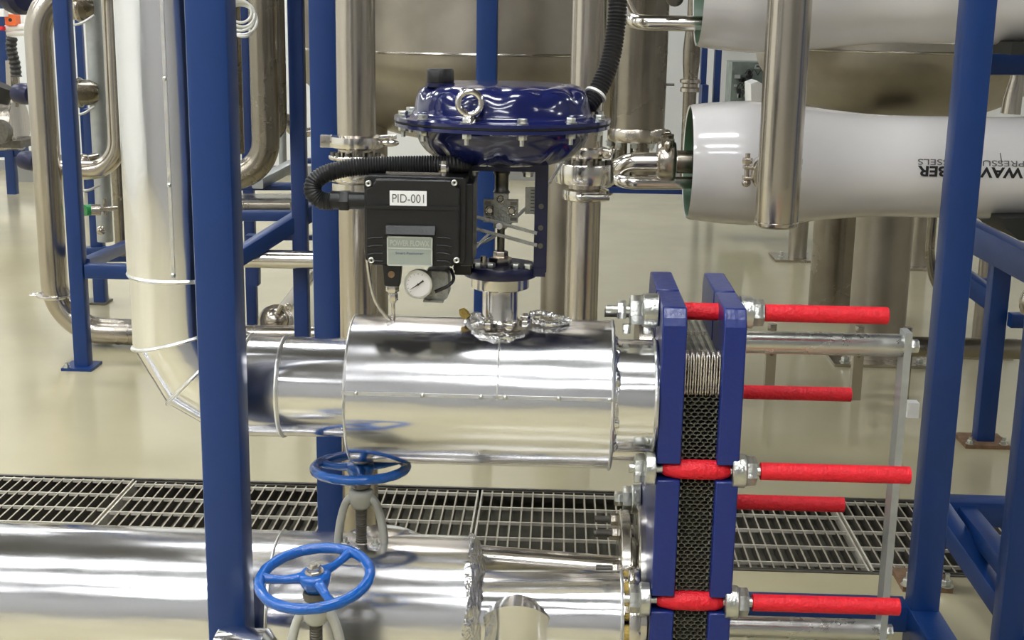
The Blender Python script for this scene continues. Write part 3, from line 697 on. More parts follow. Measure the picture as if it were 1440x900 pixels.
# ================================================================== POSITIONER
QY = 2.285; SQ = QY/F
q0 = at(512, 250, QY); q1 = at(655, 384, QY)
pos = thing('valve_positioner', 'black valve positioner box with white tag reading PID-001, left of the yoke', 'positioner', at(580, 385, QY+.06))
cxp = (q0.x+at(645,300,QY).x)/2
def rbox(b, x0, x1, y0, y1, z0, z1, r=.008, n=4, ch=0):
    poly = []
    for sx, sz, a0 in ((x1-r, z1-r, 0), (x0+r, z1-r, 90), (x0+r, z0+r, 180), (x1-r, z0+r, 270)):
        for q in range(n+1):
            a = radians(a0+90*q/n); poly.append((sx+r*cos(a), y1, sz+r*sin(a)))
    return b.prism(poly, (0, y0-y1, 0))
def bev(o, w_=.002, seg=2):
    m = o.modifiers.new('bevel', 'BEVEL'); m.width = w_; m.segments = seg; m.limit_method = 'ANGLE'; m.angle_limit = radians(35); return o
X0, X1 = at(511,300,QY).x, at(648,300,QY).x; Z1, Z0 = at(580,249,QY).z, at(580,374,QY).z
bev(part(pos, 'housing', 'black_plastic', lambda b: (rbox(b, X0, X1+.008, QY+.012, QY+.10, Z0+.004, Z1, .008), b.box(X1-.002, X1+.020, QY+.02, QY+.14, Z0-.002, Z1-.012)), angle=30))
cov = bev(part(pos, 'cover', 'black_plastic', lambda b: b.prism([(X0+.004,QY+.012,Z0+.016),(X0+.014,QY+.012,Z0),(X1-.014,QY+.012,Z0),(X1-.002,QY+.012,Z0+.016),(X1-.002,QY+.012,Z1-.018),(X1-.010,QY+.012,Z1-.014),(X1-.016,QY+.012,Z1-.004),(X0+.022,QY+.012,Z1-.004),(X0+.015,QY+.012,Z1-.016),(X0+.004,QY+.012,Z1-.022)], (0,-.012,0)), angle=30), .003)
part(pos, 'cover_rib', 'black_plastic', lambda b: b.box(X0+.004, X1-.004, QY-.004, QY+.002, Z1-.056, Z1-.050))
for (sx, sy) in ((518,258),(639,257),(522,366),(642,366)):
    p = at(sx, sy, QY-.003)
    part(cov, 'cover_screw', 'zinc', lambda b: (b.torus(p, Y3, .0042, .0014, 18, 6), b.cyl(p, p+V((0,.012,0)), .0045, 14), ))
    part(cov, 'screw_socket', 'ink', lambda b: b.cyl(p-V((0,.0006,0)), p+V((0,.001,0)), .0022, 6))
for s in (-1, 1):
    for k in range(4):
        xx = 528 if s < 0 else 624; p = at(xx, 334+k*11, QY-.001); xa = .018
        part(cov, 'cooling_rib', 'black_plastic', lambda b: b.tube([p+V((-s*.012,0,-.0)), p+V((s*.003,-.0012,.0)), p+V((s*.013,0,-.003))], .0016, 8))
ta, tb = at(548,268,QY-.002), at(600,291,QY-.002)
tag_ = part(cov, 'name_tag', 'label_white', lambda b: b.box(ta.x, tb.x, QY-.0022, QY-.0002, tb.z, ta.z))
tw = (tb.x-ta.x)
obj('lettering', text_mb('PID-001', .0215, V((ta.x+.07*tw, QY-.0026, tb.z+.0068)), X3, Z3, .0004, width=tw*.86), 'ink_grey', tag_)
ha, hb = at(542,317,QY-.01), at(612,331,QY-.012)
bev(part(cov, 'window_hood', 'black_plastic', lambda b: b.prism([(ha.x,QY,ha.z),(ha.x,QY-.006,ha.z),(ha.x,QY-.014,hb.z),(ha.x,QY,hb.z-.002)], (hb.x-ha.x,0,0)), angle=20), .001)
la, lb = at(544,332,QY-.008), at(608,375,QY-.008)
lp = part(cov, 'display_label', 'label_grey', lambda b: (b.box(la.x, lb.x, QY-.008, QY+.001, lb.z, la.z)))
lw = lb.x-la.x; lh = la.z-lb.z
part(lp, 'label_border', 'label_light', lambda b: (b.box(la.x, lb.x, QY-.0086, QY-.0080, la.z-.0022, la.z), b.box(la.x, lb.x, QY-.0086, QY-.0080, lb.z, lb.z+.0022), b.box(la.x, la.x+.002, QY-.0086, QY-.0080, lb.z, la.z), b.box(lb.x-.002, lb.x, QY-.0086, QY-.0080, lb.z, la.z), b.box(la.x, lb.x, QY-.0086, QY-.0080, la.z-lh*.42, la.z-lh*.39)))
obj('lettering', text_mb('POWER FLOWX', .0135, V((la.x+.07*lw, QY-.0088, la.z-lh*.31)), X3, Z3, .0004, width=lw*.86, bold=.0002), 'label_light', lp)
obj('lettering', text_mb('Smart Positioner', .0062, V((la.x+.19*lw, QY-.0088, la.z-lh*.60)), X3, Z3, .0003, width=lw*.62), 'ink_blue', lp)
g = at(551, 388, QY+.01)
bev(part(pos, 'port_block', 'black_plastic', lambda b: b.prism([(g.x-.016,QY+.03,g.z+.024),(g.x+.018,QY+.03,g.z+.024),(g.x+.014,QY+.03,g.z-.018),(g.x-.013,QY+.03,g.z-.018)], (0,-.026,0)), angle=25))
part(pos, 'block_screw', 'rust_plate', lambda b: b.cyl(g+V((0,-.008,.004)), g+V((0,.0,.004)), .006, 16))
part(pos, 'tube_fitting', 'stainless_bright', lambda b: (b.hex(g+V((0,.008,-.030)), g+V((0,.008,-.018)), .012), b.hex(g+V((.002,.008,-.046)), g+V((.001,.008,-.032)), .0085), b.cyl(g+V((.001,.008,-.05)), g+V((.0,.008,-.02)), .006, 16)))
def tubing(name, m, pts, r, label=None, k=8, parent=None):
    return part(parent, name, m, lambda b: b.tube(spline(pts, k), r, 12))
tubing('steel_tube', 'stainless_bright', [g+V((.001,.008,-.048)), at(553,440,QY+.02), at(552,452,QY+.04), at(545,456,QY+.06)], .0035, parent=pos)
tubing('steel_tube', 'stainless_bright', [at(515,352,QY+.03), at(519,385,QY+.03), at(526,418,QY+.03), at(537,438,QY+.035), at(552,452,QY+.05)], .0035, parent=pos)
ga = at(588, 400, QY-.004)
gg = part(pos, 'pressure_gauge', 'zinc', lambda b: b.lathe([(.010,.05),(.022,.02),(.0255,.016),(.0262,.002),(.0255,-.001),(.0225,-.001),(.0222,.0012),(.0001,.0014)], ga, (.10,1,-.02), 48), angle=30)
gd = V((.10,1,-.02)).normalized()
part(gg, 'dial_face', 'dial', lambda b: b.cyl(ga+gd*.0004, ga+gd*.0016, .0224, 40))
def marks(b):
    for k in range(13):
        a = radians(-45+k*22.5); p = ga+V((cos(a)*.0175,-.0002,sin(a)*.0175)); q = ga+V((cos(a)*.0200,-.0002,sin(a)*.0200)); b.tube([p,q], .0004, 5)
part(gg, 'dial_marks', 'ink_grey', marks)
part(gg, 'gauge_needle', 'ink', lambda b: (b.tube([ga+V((-.0145,-.001,-.0095)), ga+V((.0,-.0012,.0)), ga+V((.005,-.0012,.004)), ga+V((.0095,-.001,.007))], [.0003,.0010,.0012,.0018], 6), b.cyl(ga+V((0,-.0016,0)), ga+V((0,.0005,0)), .002, 12)))
rg = at(618, 400, QY+.06)
part(pos, 'manifold', 'cast_grey', lambda b: (rbox(b, rg.x-.024, rg.x+.018, rg.y-.03, rg.y+.03, rg.z-.022, rg.z+.03, .008), b.box(rg.x-.026, rg.x+.010, rg.y-.036, rg.y+.03, rg.z-.026, rg.z-.022)))
tubing('manifold_hose', 'black_hose', [at(634,378,QY+.05), at(638,392,QY+.04), at(630,402,QY+.03), at(612,410,QY+.03)], .003, parent=pos)
part(pos, 'side_bracket', 'black_plastic', lambda b: b.box(at(656,245,PY-.06).x-.02, at(664,245,PY-.06).x, PY-.07, PY-.03, at(656,385,PY-.06).z, at(656,232,PY-.06).z))
fp = at(625, 250, QY+.03)
part(pos, 'hose_gland', 'stainless_bright', lambda b: (b.hex(at(624,243,QY+.03), at(624,231,QY+.03), .009), b.cyl(at(624,252,QY+.03), at(624,226,QY+.03), .0055, 14)))
part(pos, 'top_plate', 'stainless', lambda b: b.box(at(545,247,QY+.06).x, at(622,247,QY+.06).x, QY+.04, QY+.09, Z1, Z1+.004))
gl = at(500, 284, QY+.03)
part(pos, 'cable_gland', 'black_plastic', lambda b: (b.cyl((at(482,285,QY+.04).x,QY+.04,gl.z+.001), (X0+.004,QY+.04,gl.z+.001), .0155, 20), b.hex((at(478,285,QY+.04).x,QY+.04,gl.z+.001), (at(492,285,QY+.04).x,QY+.04,gl.z+.001), .019), b.tube([(at(466,284,QY+.04).x,QY+.04,gl.z+.001), (at(480,284,QY+.04).x,QY+.04,gl.z+.001)], [.017,.0165], 20)))
loop = spline([at(470,283,QY+.04), at(452,282,QY+.04), at(440,270,QY+.04), at(443,255,QY+.045), at(462,243,QY+.05), at(500,235,QY+.055), at(560,232,QY+.06), at(628,231,QY+.06), at(655,231,QY+.08)], 14)
single('corrugated_hose', 'black_hose', 'black corrugated hose looping left from the positioner and back over its top', 'hose', lambda b: b.corr(loop, .0165, .0048, .13, 18), angle=80)
h2p = spline([at(826,150,PY+.03), at(842,125,PY+.05), at(858,85,PY+.07), at(866,40,PY+.09), at(869,0,PY+.1), at(871,-60,PY+.12)], 14)
single('corrugated_hose', 'black_hose', 'black corrugated hose rising from the right of the blue actuator dome', 'hose', lambda b: b.corr(h2p, .0185, .0068, .17, 18), angle=80)
hc = h2p[10]; hd = (h2p[11]-h2p[9]).normalized()
single('cable_tie', 'tube_white', 'white cable tie around the black hose above the actuator rim', 'cable tie', lambda b: b.lathe([(.0185,-.003),(.0215,-.0025),(.0215,.0025),(.0185,.003)], hc, hd, 28))
single('air_tube', 'tube_white', 'thin clear air tube curving behind the valve stem from the positioner', 'tube', lambda b: (b.tube(spline([at(656,346,PY),at(675,342,PY+.02),at(692,334,PY+.03),at(712,318,PY+.06),at(740,292,PY+.07)], 10), .0035, 10)))
single('air_tube', 'tube_white', 'thin clear air tube dropping beside the dark box, left of the blue column', 'tube', lambda b: (b.tube(spline([at(690,326,PY+.01),at(672,345,PY),at(660,362,PY),at(656,372,PY)], 10), .0028, 10)))
single('air_tube', 'tube_white', 'pair of thin clear air tubes slanting down right of the navy yoke arm', 'tube', lambda b: (b.tube([at(792,226,PY+.2),at(772,258,PY+.15)], .003, 8)))

# ================================================================== STAINLESS VERTICAL PIPES BEHIND THE VALVE
def hclamp(t, c, r, w_=.012, ang=0, name='pipe_clamp', m='stainless_bright', lug=True):   # tri-clamp around a vertical pipe
    k = part(t, name, m, lambda b: b.lathe([(r*.98,-w_),(r*1.12,-w_*.9),(r*1.36,-w_*.7),(r*1.40,0),(r*1.36,w_*.7),(r*1.12,w_*.9),(r*.98,w_)], c, Z3, 40), angle=50)
    if lug:
        d = V((cos(ang), sin(ang), 0)); s = V((-sin(ang), cos(ang), 0)); c = V(c)
        part(k, 'clamp_lug', m, lambda b: (b.member(c+d*r*1.3-s*.006, c+d*r*1.85-s*.006, .008, w_*1.7, r=.002), b.member(c+d*r*1.3+s*.008, c+d*r*1.85+s*.008, .008, w_*1.7, r=.002)))
        part(k, 'clamp_bolt', 'stainless', lambda b: (b.tube([c+d*r*1.65-s*.03, c+d*r*1.65+s*.018], .004, 10), b.hex(c+d*r*1.65-s*.022, c+d*r*1.65-s*.010, .009)))
    return k
VY = 3.2
def vx(x, y, Y=VY): return at(x, y, Y)
a_, b_ = vx(473,100), vx(528,100); r1 = (b_.x-a_.x)/2; x1 = (a_.x+b_.x)/2
t = thing('stainless_pipe', 'vertical stainless pipe with two clamps, left of the valve positioner', 'pipe', (x1, VY, .03))
part(t, 'pipe_tube', 'stainless', lambda b: b.tube([(x1,VY,.0),(x1,VY,vx(500,205).z),], r1*.98, 48))
part(t, 'pipe_tube', 'stainless', lambda b: b.tube([(x1,VY,vx(500,205).z),(x1,VY,3.2)], r1, 48))
k = hclamp(t, (x1,VY,vx(500,199).z), r1, .018, pi)
c = V((x1,VY,vx(500,199).z)); part(k, 'wing_nut', 'stainless_bright', lambda b: (b.ball(c+V((r1*1.75,-.02,0)), .02, 14, (1.2,.5,.45)), b.tube([c+V((r1*1.2,-.02,.012)), c+V((r1*2.1,-.02,.015))], .006, 10)))
z2 = vx(500,228).z
for dz, hh in ((.012,.004),(-.016,.028)): part(t, 'pipe_collar', 'stainless_bright', lambda b: b.lathe([(r1,-hh),(r1*1.42,-hh),(r1*1.46,-hh+.003),(r1*1.46,.003),(r1*1.42,.006),(r1,.006)], (x1,VY,z2+dz), Z3, 48))
for q in range(6):
    a = radians(-160+q*28); part(t, 'collar_screw', 'steel_dark', lambda b: b.cyl((x1+cos(a)*r1*1.22,VY+sin(a)*r1*1.22,z2+.018), (x1+cos(a)*r1*1.22,VY+sin(a)*r1*1.22,z2+.026), .007, 12))
z3_ = vx(500,262).z; part(t, 'pipe_collar', 'stainless_bright', lambda b: b.lathe([(r1,-.01),(r1*1.3,-.01),(r1*1.3,.01),(r1,.01)], (x1,VY,z3_), Z3, 40))
# right one
a_, b_ = vx(803,60), vx(852,60); r2 = (b_.x-a_.x)/2; x2 = (a_.x+b_.x)/2
t = thing('stainless_pipe', 'vertical stainless pipe with clamps, just right of the blue actuator', 'pipe', (x2, VY, .3))
zb_ = vx(825,520).z
part(t, 'pipe_tube', 'stainless', lambda b: b.tube(fillet([(x2,VY,2.9),(x2,VY,zb_),(x2-.35,VY+.05,zb_)], .11, 10), r2, 40))
c = V((x2,VY,vx(825,214).z)); hclamp(t, c, r2, .014, radians(-30))
z2 = vx(825,243).z
part(t, 'pipe_collar', 'stainless_bright', lambda b: b.lathe([(r2,-.024),(r2*1.68,-.024),(r2*1.72,-.020),(r2*1.72,.020),(r2*1.68,.024),(r2,.024)], (x2,VY,z2), Z3, 48))
for q in range(6):
    a = radians(-170+q*30); part(t, 'collar_screw', 'steel_dark', lambda b: b.cyl((x2+cos(a)*r2*1.42,VY+sin(a)*r2*1.42,z2+.024), (x2+cos(a)*r2*1.42,VY+sin(a)*r2*1.42,z2+.034), .008, 12))
c = V((x2+.004,VY,vx(825,273).z)); kk = hclamp(t, c, r2, .016, radians(-35), lug=False)
part(kk, 'clamp_bolt', 'stainless_bright', lambda b: (b.tube([c+V((-.01,-r2*1.5,0)), c+V((.055,-r2*1.35,.0))], .008, 14), b.ball(c+V((-.014,-r2*1.5,0)), .011, 12)))
p2 = at(840, 300, 3.05)
# wide column behind, left of that pipe
a_, b_ = at(763,340,4.6), at(812,340,4.6)
single('support_leg', 'tank_steel', 'pale matt stainless tank leg behind the navy yoke, down to the floor', 'tank leg', lambda b: b.cyl(((a_.x+b_.x)/2,5.35,0), ((a_.x+b_.x)/2,5.35,1.06), (b_.x-a_.x)*.60, 40))
single('support_leg', 'tank_steel', 'matt stainless tank leg partly hidden behind the positioner', 'tank leg', lambda b: b.cyl((at(520,340,5.35).x,5.35,0), (at(520,340,5.35).x,5.35,1.08), .075, 40))

# ================================================================== TANKS
def tank(label, xl, xr, Yc, yweld, legs=None, zt=4.0, extra=None, ysag=190):
    R_ = (at(xr,yweld,Yc).x-at(xl,yweld,Yc).x)/2; xc = (at(xr,yweld,Yc).x+at(xl,yweld,Yc).x)/2; zw = at((xl+xr)/2, yweld, Yc-R_*.97).z
    t = thing('storage_tank', label, 'tank', (xc, Yc, zw-R_*.5))
    part(t, 'tank_shell', 'tank_steel', lambda b: b.lathe([(R_,0),(R_,(zt-zw)*.5),(R_,zt-zw)], (xc,Yc,zw), Z3, 96))
    def dish(b):
        pr = [(max(.0001, R_*sin(a)), -R_*.5*cos(a)) for a in [radians(i*5) for i in range(19)]]
        b.lathe(pr, (xc,Yc,zw), Z3, 96)
    part(t, 'dished_bottom', 'tank_steel', dish)
    part(t, 'weld_seam', 'stainless_bright', lambda b: b.torus((xc,Yc,zw), Z3, R_, .006, 96, 8))
    return t, xc, R_, zw
tank('large stainless tank with dished bottom and horizontal weld, behind the blue actuator', 416, 937, 5.6, 77)
tT2, xc2, R2_, zw2 = tank('second large stainless tank with dished bottom, behind the white pressure vessels', 1064, 1475, 6.3, 74)
# legs and column below the second tank
def leg(label, xl, xr, yf, Yd, ztop, base=None, m='tank_steel'):
    a = at(xl, yf, Yd); b_ = at(xr, yf, Yd); r = (b_.x-a.x)/2; cx = (a.x+b_.x)/2
    t = thing('support_leg', label, 'tank leg', (cx, Yd, 0))
    part(t, 'leg_tube', m, lambda b: b.cyl((cx,Yd,.012), (cx,Yd,ztop), r, 40))
    if base:
        part(t, 'base_plate', 'stainless', lambda b: b.box(cx-base,cx+base,Yd-base*.9,Yd+base*.9,0,.014))
        for sx in (-.75, .75): bolt(t, 'anchor_bolt', (cx+sx*base, Yd-base*.7, .014), Z3, .018, .02, .03)
leg('dark stainless tank leg on a square base plate, under the second tank', 1140, 1202, 380, 6.75, at(1170,215,6.75).z, .20, 'stainless_dark')
leg('broad pale stainless column right beside the dark leg, behind the silver guide bar', 1198, 1277, 400, 5.9, at(1230,215,5.9).z, .22)
leg('far stainless tank leg between the broad column and the near right blue column', 1279, 1308, 330, 8.2, zw2+.3, .16)
leg('far stainless tank leg showing left of the dark one', 1110, 1136, 330, 8.4, zw2+.3, .16, 'tank_steel')
leg('far stainless leg seen between the right skid posts', 1376, 1402, 380, 6.0, at(1390,215,6.0).z, .12)
pp = [at(1290,350,8.0), at(1306,350,8.0)]
single('stainless_pipe', 'stainless_dark', 'thin curved stainless pipe just left of the near right blue column', 'pipe', lambda b: b.tube(spline([at(1312,300,5.0), at(1309,330,5.0), at(1308,360,5.0), at(1313,390,5.0), at(1324,410,5.0)], 8), .018, 12))
# floor pipe at the right
Yp = 5.2; zp = at(1350, 489, Yp).z; fx0 = at(1040, 484, Yp).x
t = thing('stainless_pipe', 'dark stainless pipe running low along the floor behind the silver guide bar', 'pipe', (1.4,Yp,zp-.04))
part(t, 'pipe_tube', 'stainless_dark', lambda b: b.tube([(fx0,Yp,zp),(at(1460,489,Yp).x,Yp,zp)], .041, 28))
for q in (1085, 1208, 1276):
    p = at(q, 478, Yp); part(t, 'pipe_saddle', 'stainless', lambda b: (b.torus((p.x,Yp,zp), X3, .045, .008, 28, 8), b.hex((p.x,Yp,zp+.05), (p.x,Yp,zp+.08), .018), b.box(p.x-.02,p.x+.02,Yp-.02,Yp+.02,0,zp-.03)))
wbp = at(1284,525,Yp-.2)
single('floor_block', 'white_plastic', 'small white block on the floor behind the grey support column', 'block', lambda b: b.box(wbp.x-.022,wbp.x+.022,4.95,5.0,0.0,.06))
# cylinder column right of first tank
Yf = 4.4; a_, b_ = at(858,140,Yf), at(936,140,Yf); rf = (b_.x-a_.x)/2; cf = (a_.x+b_.x)/2; zf_ = at(900,188,Yf).z
t = thing('filter_housing', 'dark polished stainless filter housing with bolted flange, right of the large tank', 'filter housing', (cf,Yf,zf_-.1))
part(t, 'housing_tube', 'stainless_dark', lambda b: b.cyl((cf,Yf,zf_), (cf,Yf,2.6), rf, 48))
part(t, 'housing_flange', 'stainless', lambda b: b.lathe([(rf*.6,-.024),(rf*1.02,-.024),(rf*1.06,-.018),(rf*1.06,.014),(rf*1.02,.02),(rf*.9,.02)], (cf,Yf,zf_), Z3, 56))
for q in range(10):
    a = 2*pi*q/10+.2; bolt(t, 'flange_bolt', (cf+cos(a)*rf*.98, Yf+sin(a)*rf*.98, zf_-.024), -Z3, .011, .014, .01)
part(t, 'outlet_pipe', 'stainless_dark', lambda b: b.tube([(cf+.012,Yf,zf_-.02),(cf+.012,Yf,at(890,262,Yf).z)], .032, 24)); part(t, 'outlet_pipe', 'stainless_dark', lambda b: b.tube(fillet([(cf-.055,Yf,zf_-.02),(cf-.055,Yf,zf_-.12),(cf-.11,Yf,zf_-.22),(cf-.12,Yf,at(870,262,Yf).z)], .05), .026, 20))
part(t, 'housing_base', 'stainless_dark', lambda b: b.lathe([(rf*.55,0),(rf*.6,.03),(rf*.3,.06)], (cf+.03,Yf,zf_-.13), Z3, 36))

bf = thing('skid_frame', 'dark blue beam under the filter housing with a slim post behind the valve pipework', 'skid frame', (at(828,400,Yf).x,Yf,0))
part(bf, 'beam', 'blue_paint_dark', lambda b: b.box(at(822,265,Yf).x, at(1000,265,Yf).x, Yf-.04, Yf+.06, at(900,270,Yf).z, at(900,262,Yf).z))
part(bf, 'post', 'blue_paint_dark', lambda b: b.member((at(828,400,Yf).x,Yf+.01,0), (at(828,400,Yf).x,Yf+.01,at(828,270,Yf).z), .045, .045, up=(0,1,0)))

# ================================================================== WHITE PRESSURE VESSELS
Ym = 3.42; Lm = 2.1
def open_vessel(label, xl, yc, Y, half, L_):
    c0 = at(xl, yc, Y); r = half*Y/F; cz = c0.z; rm = r*.845
    t = thing('pressure_vessel', label, 'pressure vessel', (c0.x+.5, Y, cz-r))
    prof = [(.0001,.101),(r*.86,.10),(r*.885,.09),(r*.895,.01),(r*.91,0),(r*.945,-.002),(r*.965,.006),(r*.99,.04),(r*1.02,.09),(r*1.04,.15),(r*1.02,.22),(r*.975,.29),(r*.915,.36),(r*.87,.43),(rm,.50),(rm,.66),(rm,.80),(r*.87,.86),(r*.93,.92),(r*.99,1.0),(r*.99,1.45),(r*.95,1.46),(.0001,1.46)]
    b = MB(); b.cur = 0; b.lathe(prof, (c0.x,Y,cz), X3, 96); n = 96
    for i in range(len(b.f)):
        k = min(b.f[i])//n
        b.m[i] = 1 if k < 4 else 0
    obj('shell', b, ['white_shell', 'green_resin'], t, angle=50)
    part(t, 'end_port', 'stainless_dark', lambda b: (b.cyl((c0.x-.03,Y,cz), (c0.x+.099,Y,cz), .030, 24), b.lathe([(.034,0),(.055,.004),(.055,.02),(.034,.024)], (c0.x+.07,Y,cz), X3, 32)))
    return t, c0, r, rm
vl, cl0, rv, rvm = open_vessel('lower white pressure vessel with black upside-down lettering and green open end', 968, 228, Ym, 83, Lm)
vu, cu0, rvu, _ = open_vessel('upper white pressure vessel cut off by the top of the picture', 984, -18, Ym, 83, Lm)
# printing on the lower vessel: upside down, follows the curve of the shell
def wrap(rad):
    def f(p, dz):
        s = (p.z-cl0.z)/rad; s = max(-1.4, min(1.4, s)); return V((p.x, Ym-cos(s)*(rad+.0012)-dz, cl0.z+sin(s)*(rad+.0012)))
    return f
pw = at(1437,248,Ym-rvm); pe_ = at(1289,232,Ym-rvm)
W_ = pw.x-pe_.x
sz = lambda y: math.asin(max(-1, min(1, (at(1300, y, Ym-rvm).z-cl0.z)/rvm)))*rvm+cl0.z
zt1, zt2 = sz(233.5), sz(231)
b = text_mb('WAVECYBER', .0255*1.35, V((pw.x+.003, 0, sz(234))), -X3, -Z3, .0004, width=W_, bend=wrap(rvm), bold=.0011)
obj('lettering', b, 'ink', vl)
b = text_mb('PRESSURE VESSELS', .0150*1.35, V((pw.x+.003, 0, sz(224))), -X3, -Z3, .0004, width=W_, bend=wrap(rvm))
obj('lettering', b, 'ink_grey', vl)
p = at(1408, 222, Ym-rvm); part(vl, 'ink_mark', 'ink_grey', lambda b: b.tube([(p.x-.004,Ym-rvm-.001,p.z+.012),(p.x+.002,Ym-rvm-.0015,p.z-.012)], .0012, 6))
# side port with coupling on the lower vessel and the vertical collector pipe in front
Yc_ = 3.02; ca, cb = at(1076,150,Yc_), at(1130,150,Yc_); xc_ = at(1096,240,Yc_).x; rc = .049; zend = at(1093,321,Yc_-.02).z
t = thing('stainless_pipe', 'vertical stainless collector pipe with capped lower end, in front of the white vessels', 'pipe', (xc_,Yc_,zend))
part(t, 'pipe_tube', 'stainless', lambda b: b.lathe([(rc*.85,0),(rc*.97,.004),(rc,.012)]+[(rc,.1+i*.3) for i in range(6)], (xc_,Yc_,zend), Z3, 48))
part(t, 'end_weld', 'stainless_bright', lambda b: b.torus((xc_,Yc_,zend+.012), Z3, rc, .0016, 40, 6))
part(t, 'branch_stub', 'stainless', lambda b: b.cyl((xc_,Yc_,cl0.z), (xc_,Ym-rv*.95,cl0.z), .036, 28))
def coupling(label, c, ax, r, latr, m='stainless'):
    ax = V(ax).normalized(); s = ax.cross(latr).normalized(); d = V(latr).normalized()
    k = thing('pipe_coupling', label, 'pipe coupling', c)
    part(k, 'coupling_ring', m, lambda b: b.lathe([(r,-.024),(r*1.25,-.023),(r*1.36,-.016),(r*1.36,.016),(r*1.25,.023),(r,.024)], c, ax, 40), angle=50)
    for q in (-1, 1):
        for e in (-1, 1):
            part(k, 'coupling_lug', m, lambda b: b.member(c+d*(q*r*1.2)+s*e*.012, c+d*(q*r*1.85)+s*e*.013, .032, .009, up=s, r=.003))
        part(k, 'coupling_bolt', 'stainless', lambda b: (b.cyl(c+d*(q*r*1.62)-s*.045, c+d*(q*r*1.62)+s*.032, .0058, 12), b.hex(c+d*(q*r*1.62)-s*.034, c+d*(q*r*1.62)-s*.021, .012), b.ball(c+d*(q*r*1.62)+s*.024, .011, 10)))
    return k
coupling('bolted pipe coupling on the lower vessel, behind the capped collector pipe', V((xc_,Yc_+.105,cl0.z+.01)), Y3, .036, X3)
# pipes left of the vessel
cz = cl0.z
t = thing('stainless_pipe', 'bent stainless pipe feeding the open end of the lower white vessel', 'pipe', (at(900,240,Ym).x,Ym,cz-.05))
P_ = fillet([(cl0.x-.01,Ym,cz), at(935,232,Ym), at(872,236,Ym+.02), at(866,262,Ym+.01), at(905,259,Ym-.12), at(985,260,Ym-.05)], .045, 8)
part(t, 'pipe_tube', 'stainless_bright', lambda b: b.tube(fillet([(cl0.x+.02,Ym,cz), (at(935,232,Ym).x,Ym,cz), (at(880,236,Ym).x,Ym,cz-.003), (at(866,240,Ym).x,Ym+.02,cz-.03), (at(866,240,Ym).x-.02,Ym+.1,cz-.06)], .05, 8), .024, 28))
pz = at(900, 259, Ym-.05).z
part(t, 'pipe_tube', 'stainless_bright', lambda b: b.tube(fillet([(at(866,240,Ym).x-.02,Ym+.1,cz-.03),(at(876,255,Ym-.05).x,Ym-.03,pz),(at(1000,260,Ym-.05).x,Ym+.0,pz)], .04, 8), .017, 24))
kk = coupling('bolted pipe coupling beside the green open end of the lower vessel', V((at(936,232,Ym).x,Ym-.01,cz+.004)), X3, .037, V((0,-.45,1)))
t = thing('stainless_pipe', 'stainless pipe with rounded elbow running to the upper white vessel', 'pipe', (at(920,30,Ym).x,Ym,at(920,30,Ym).z-.03))
e1 = at(905,32,Ym+.05)
part(t, 'pipe_tube', 'stainless_bright', lambda b: b.tube(fillet([(at(990,32,Ym+.05).x,Ym+.05,e1.z),(at(892,32,Ym+.05).x,Ym+.05,e1.z),(at(880,20,Ym+.15).x,Ym+.25,e1.z+.05)], .04, 8), .0195, 28))
# vertical pipe with coupling behind the vessels' left ends
Yv = 3.85; xv_ = at(972,90,Yv).x
t = thing('stainless_pipe', 'dark vertical stainless pipe with ridged joint between the two white vessel ends', 'pipe', (xv_,Yv,.7))
zv0 = at(960,262,Yv).z; zz2 = at(970,120,Yv).z
part(t, 'pipe_tube', 'stainless_dark', lambda b: b.lathe([(.019,0),(.019,zz2-zv0-.02),(.021,zz2-zv0+.03),(.024,zz2-zv0+.06),(.025,zz2-zv0+.1),(.022,zz2-zv0+.14),(.017,zz2-zv0+.17),(.017,1.7)], (xv_,Yv,zv0), Z3, 32))
part(t, 'pipe_joint', 'stainless', lambda b: b.lathe([(.019,-.02),(.028,-.018),(.028,-.008),(.022,-.004),(.022,.004),(.030,.008),(.030,.016),(.019,.02)], (xv_,Yv,zz2), Z3, 32))
single('pipe_coupling', 'steel_dark', 'dark round coupling end hanging at the top edge, left of the upper vessel', 'pipe coupling', lambda b: b.ball(at(949,-2,Ym), .020, 14, (1.1,.6,1)))
p = at(938,120,5.0); single('gauge_stub', 'steel_dark', 'tiny dark rod sticking right out of the filter housing', 'rod', lambda b: b.cyl((cf+.02,Yf+.05,at(938,120,Yf).z), (at(950,120,Yf).x,Yf+.05,at(938,120,Yf).z), .004, 8))
# dark strap of the lower vessel at the far right
t = single('vessel_strap', 'dark_rubber', 'black strap saddle under the right end of the lower white vessel', 'strap', lambda b: b.prism([(at(1402,304,Ym-.12).x,Ym-.16,at(1402,304,Ym-.12).z),(at(1470,300,Ym-.12).x,Ym-.16,at(1402,300,Ym-.12).z),(at(1470,300,Ym-.12).x,Ym-.16,at(1402,336,Ym-.12).z),(at(1430,300,Ym-.12).x,Ym-.16,at(1402,334,Ym-.12).z),(at(1410,300,Ym-.12).x,Ym-.16,at(1402,318,Ym-.12).z)], (0,.3,0)))
single('vessel_strap', 'dark_rubber', 'black strap saddle under the right end of the upper white vessel', 'strap', lambda b: b.box(at(1410,60,Ym-.07).x, at(1500,60,Ym-.07).x, Ym-.14, Ym+.14, at(1410,76,Ym-.07).z, at(1410,58,Ym-.07).z))

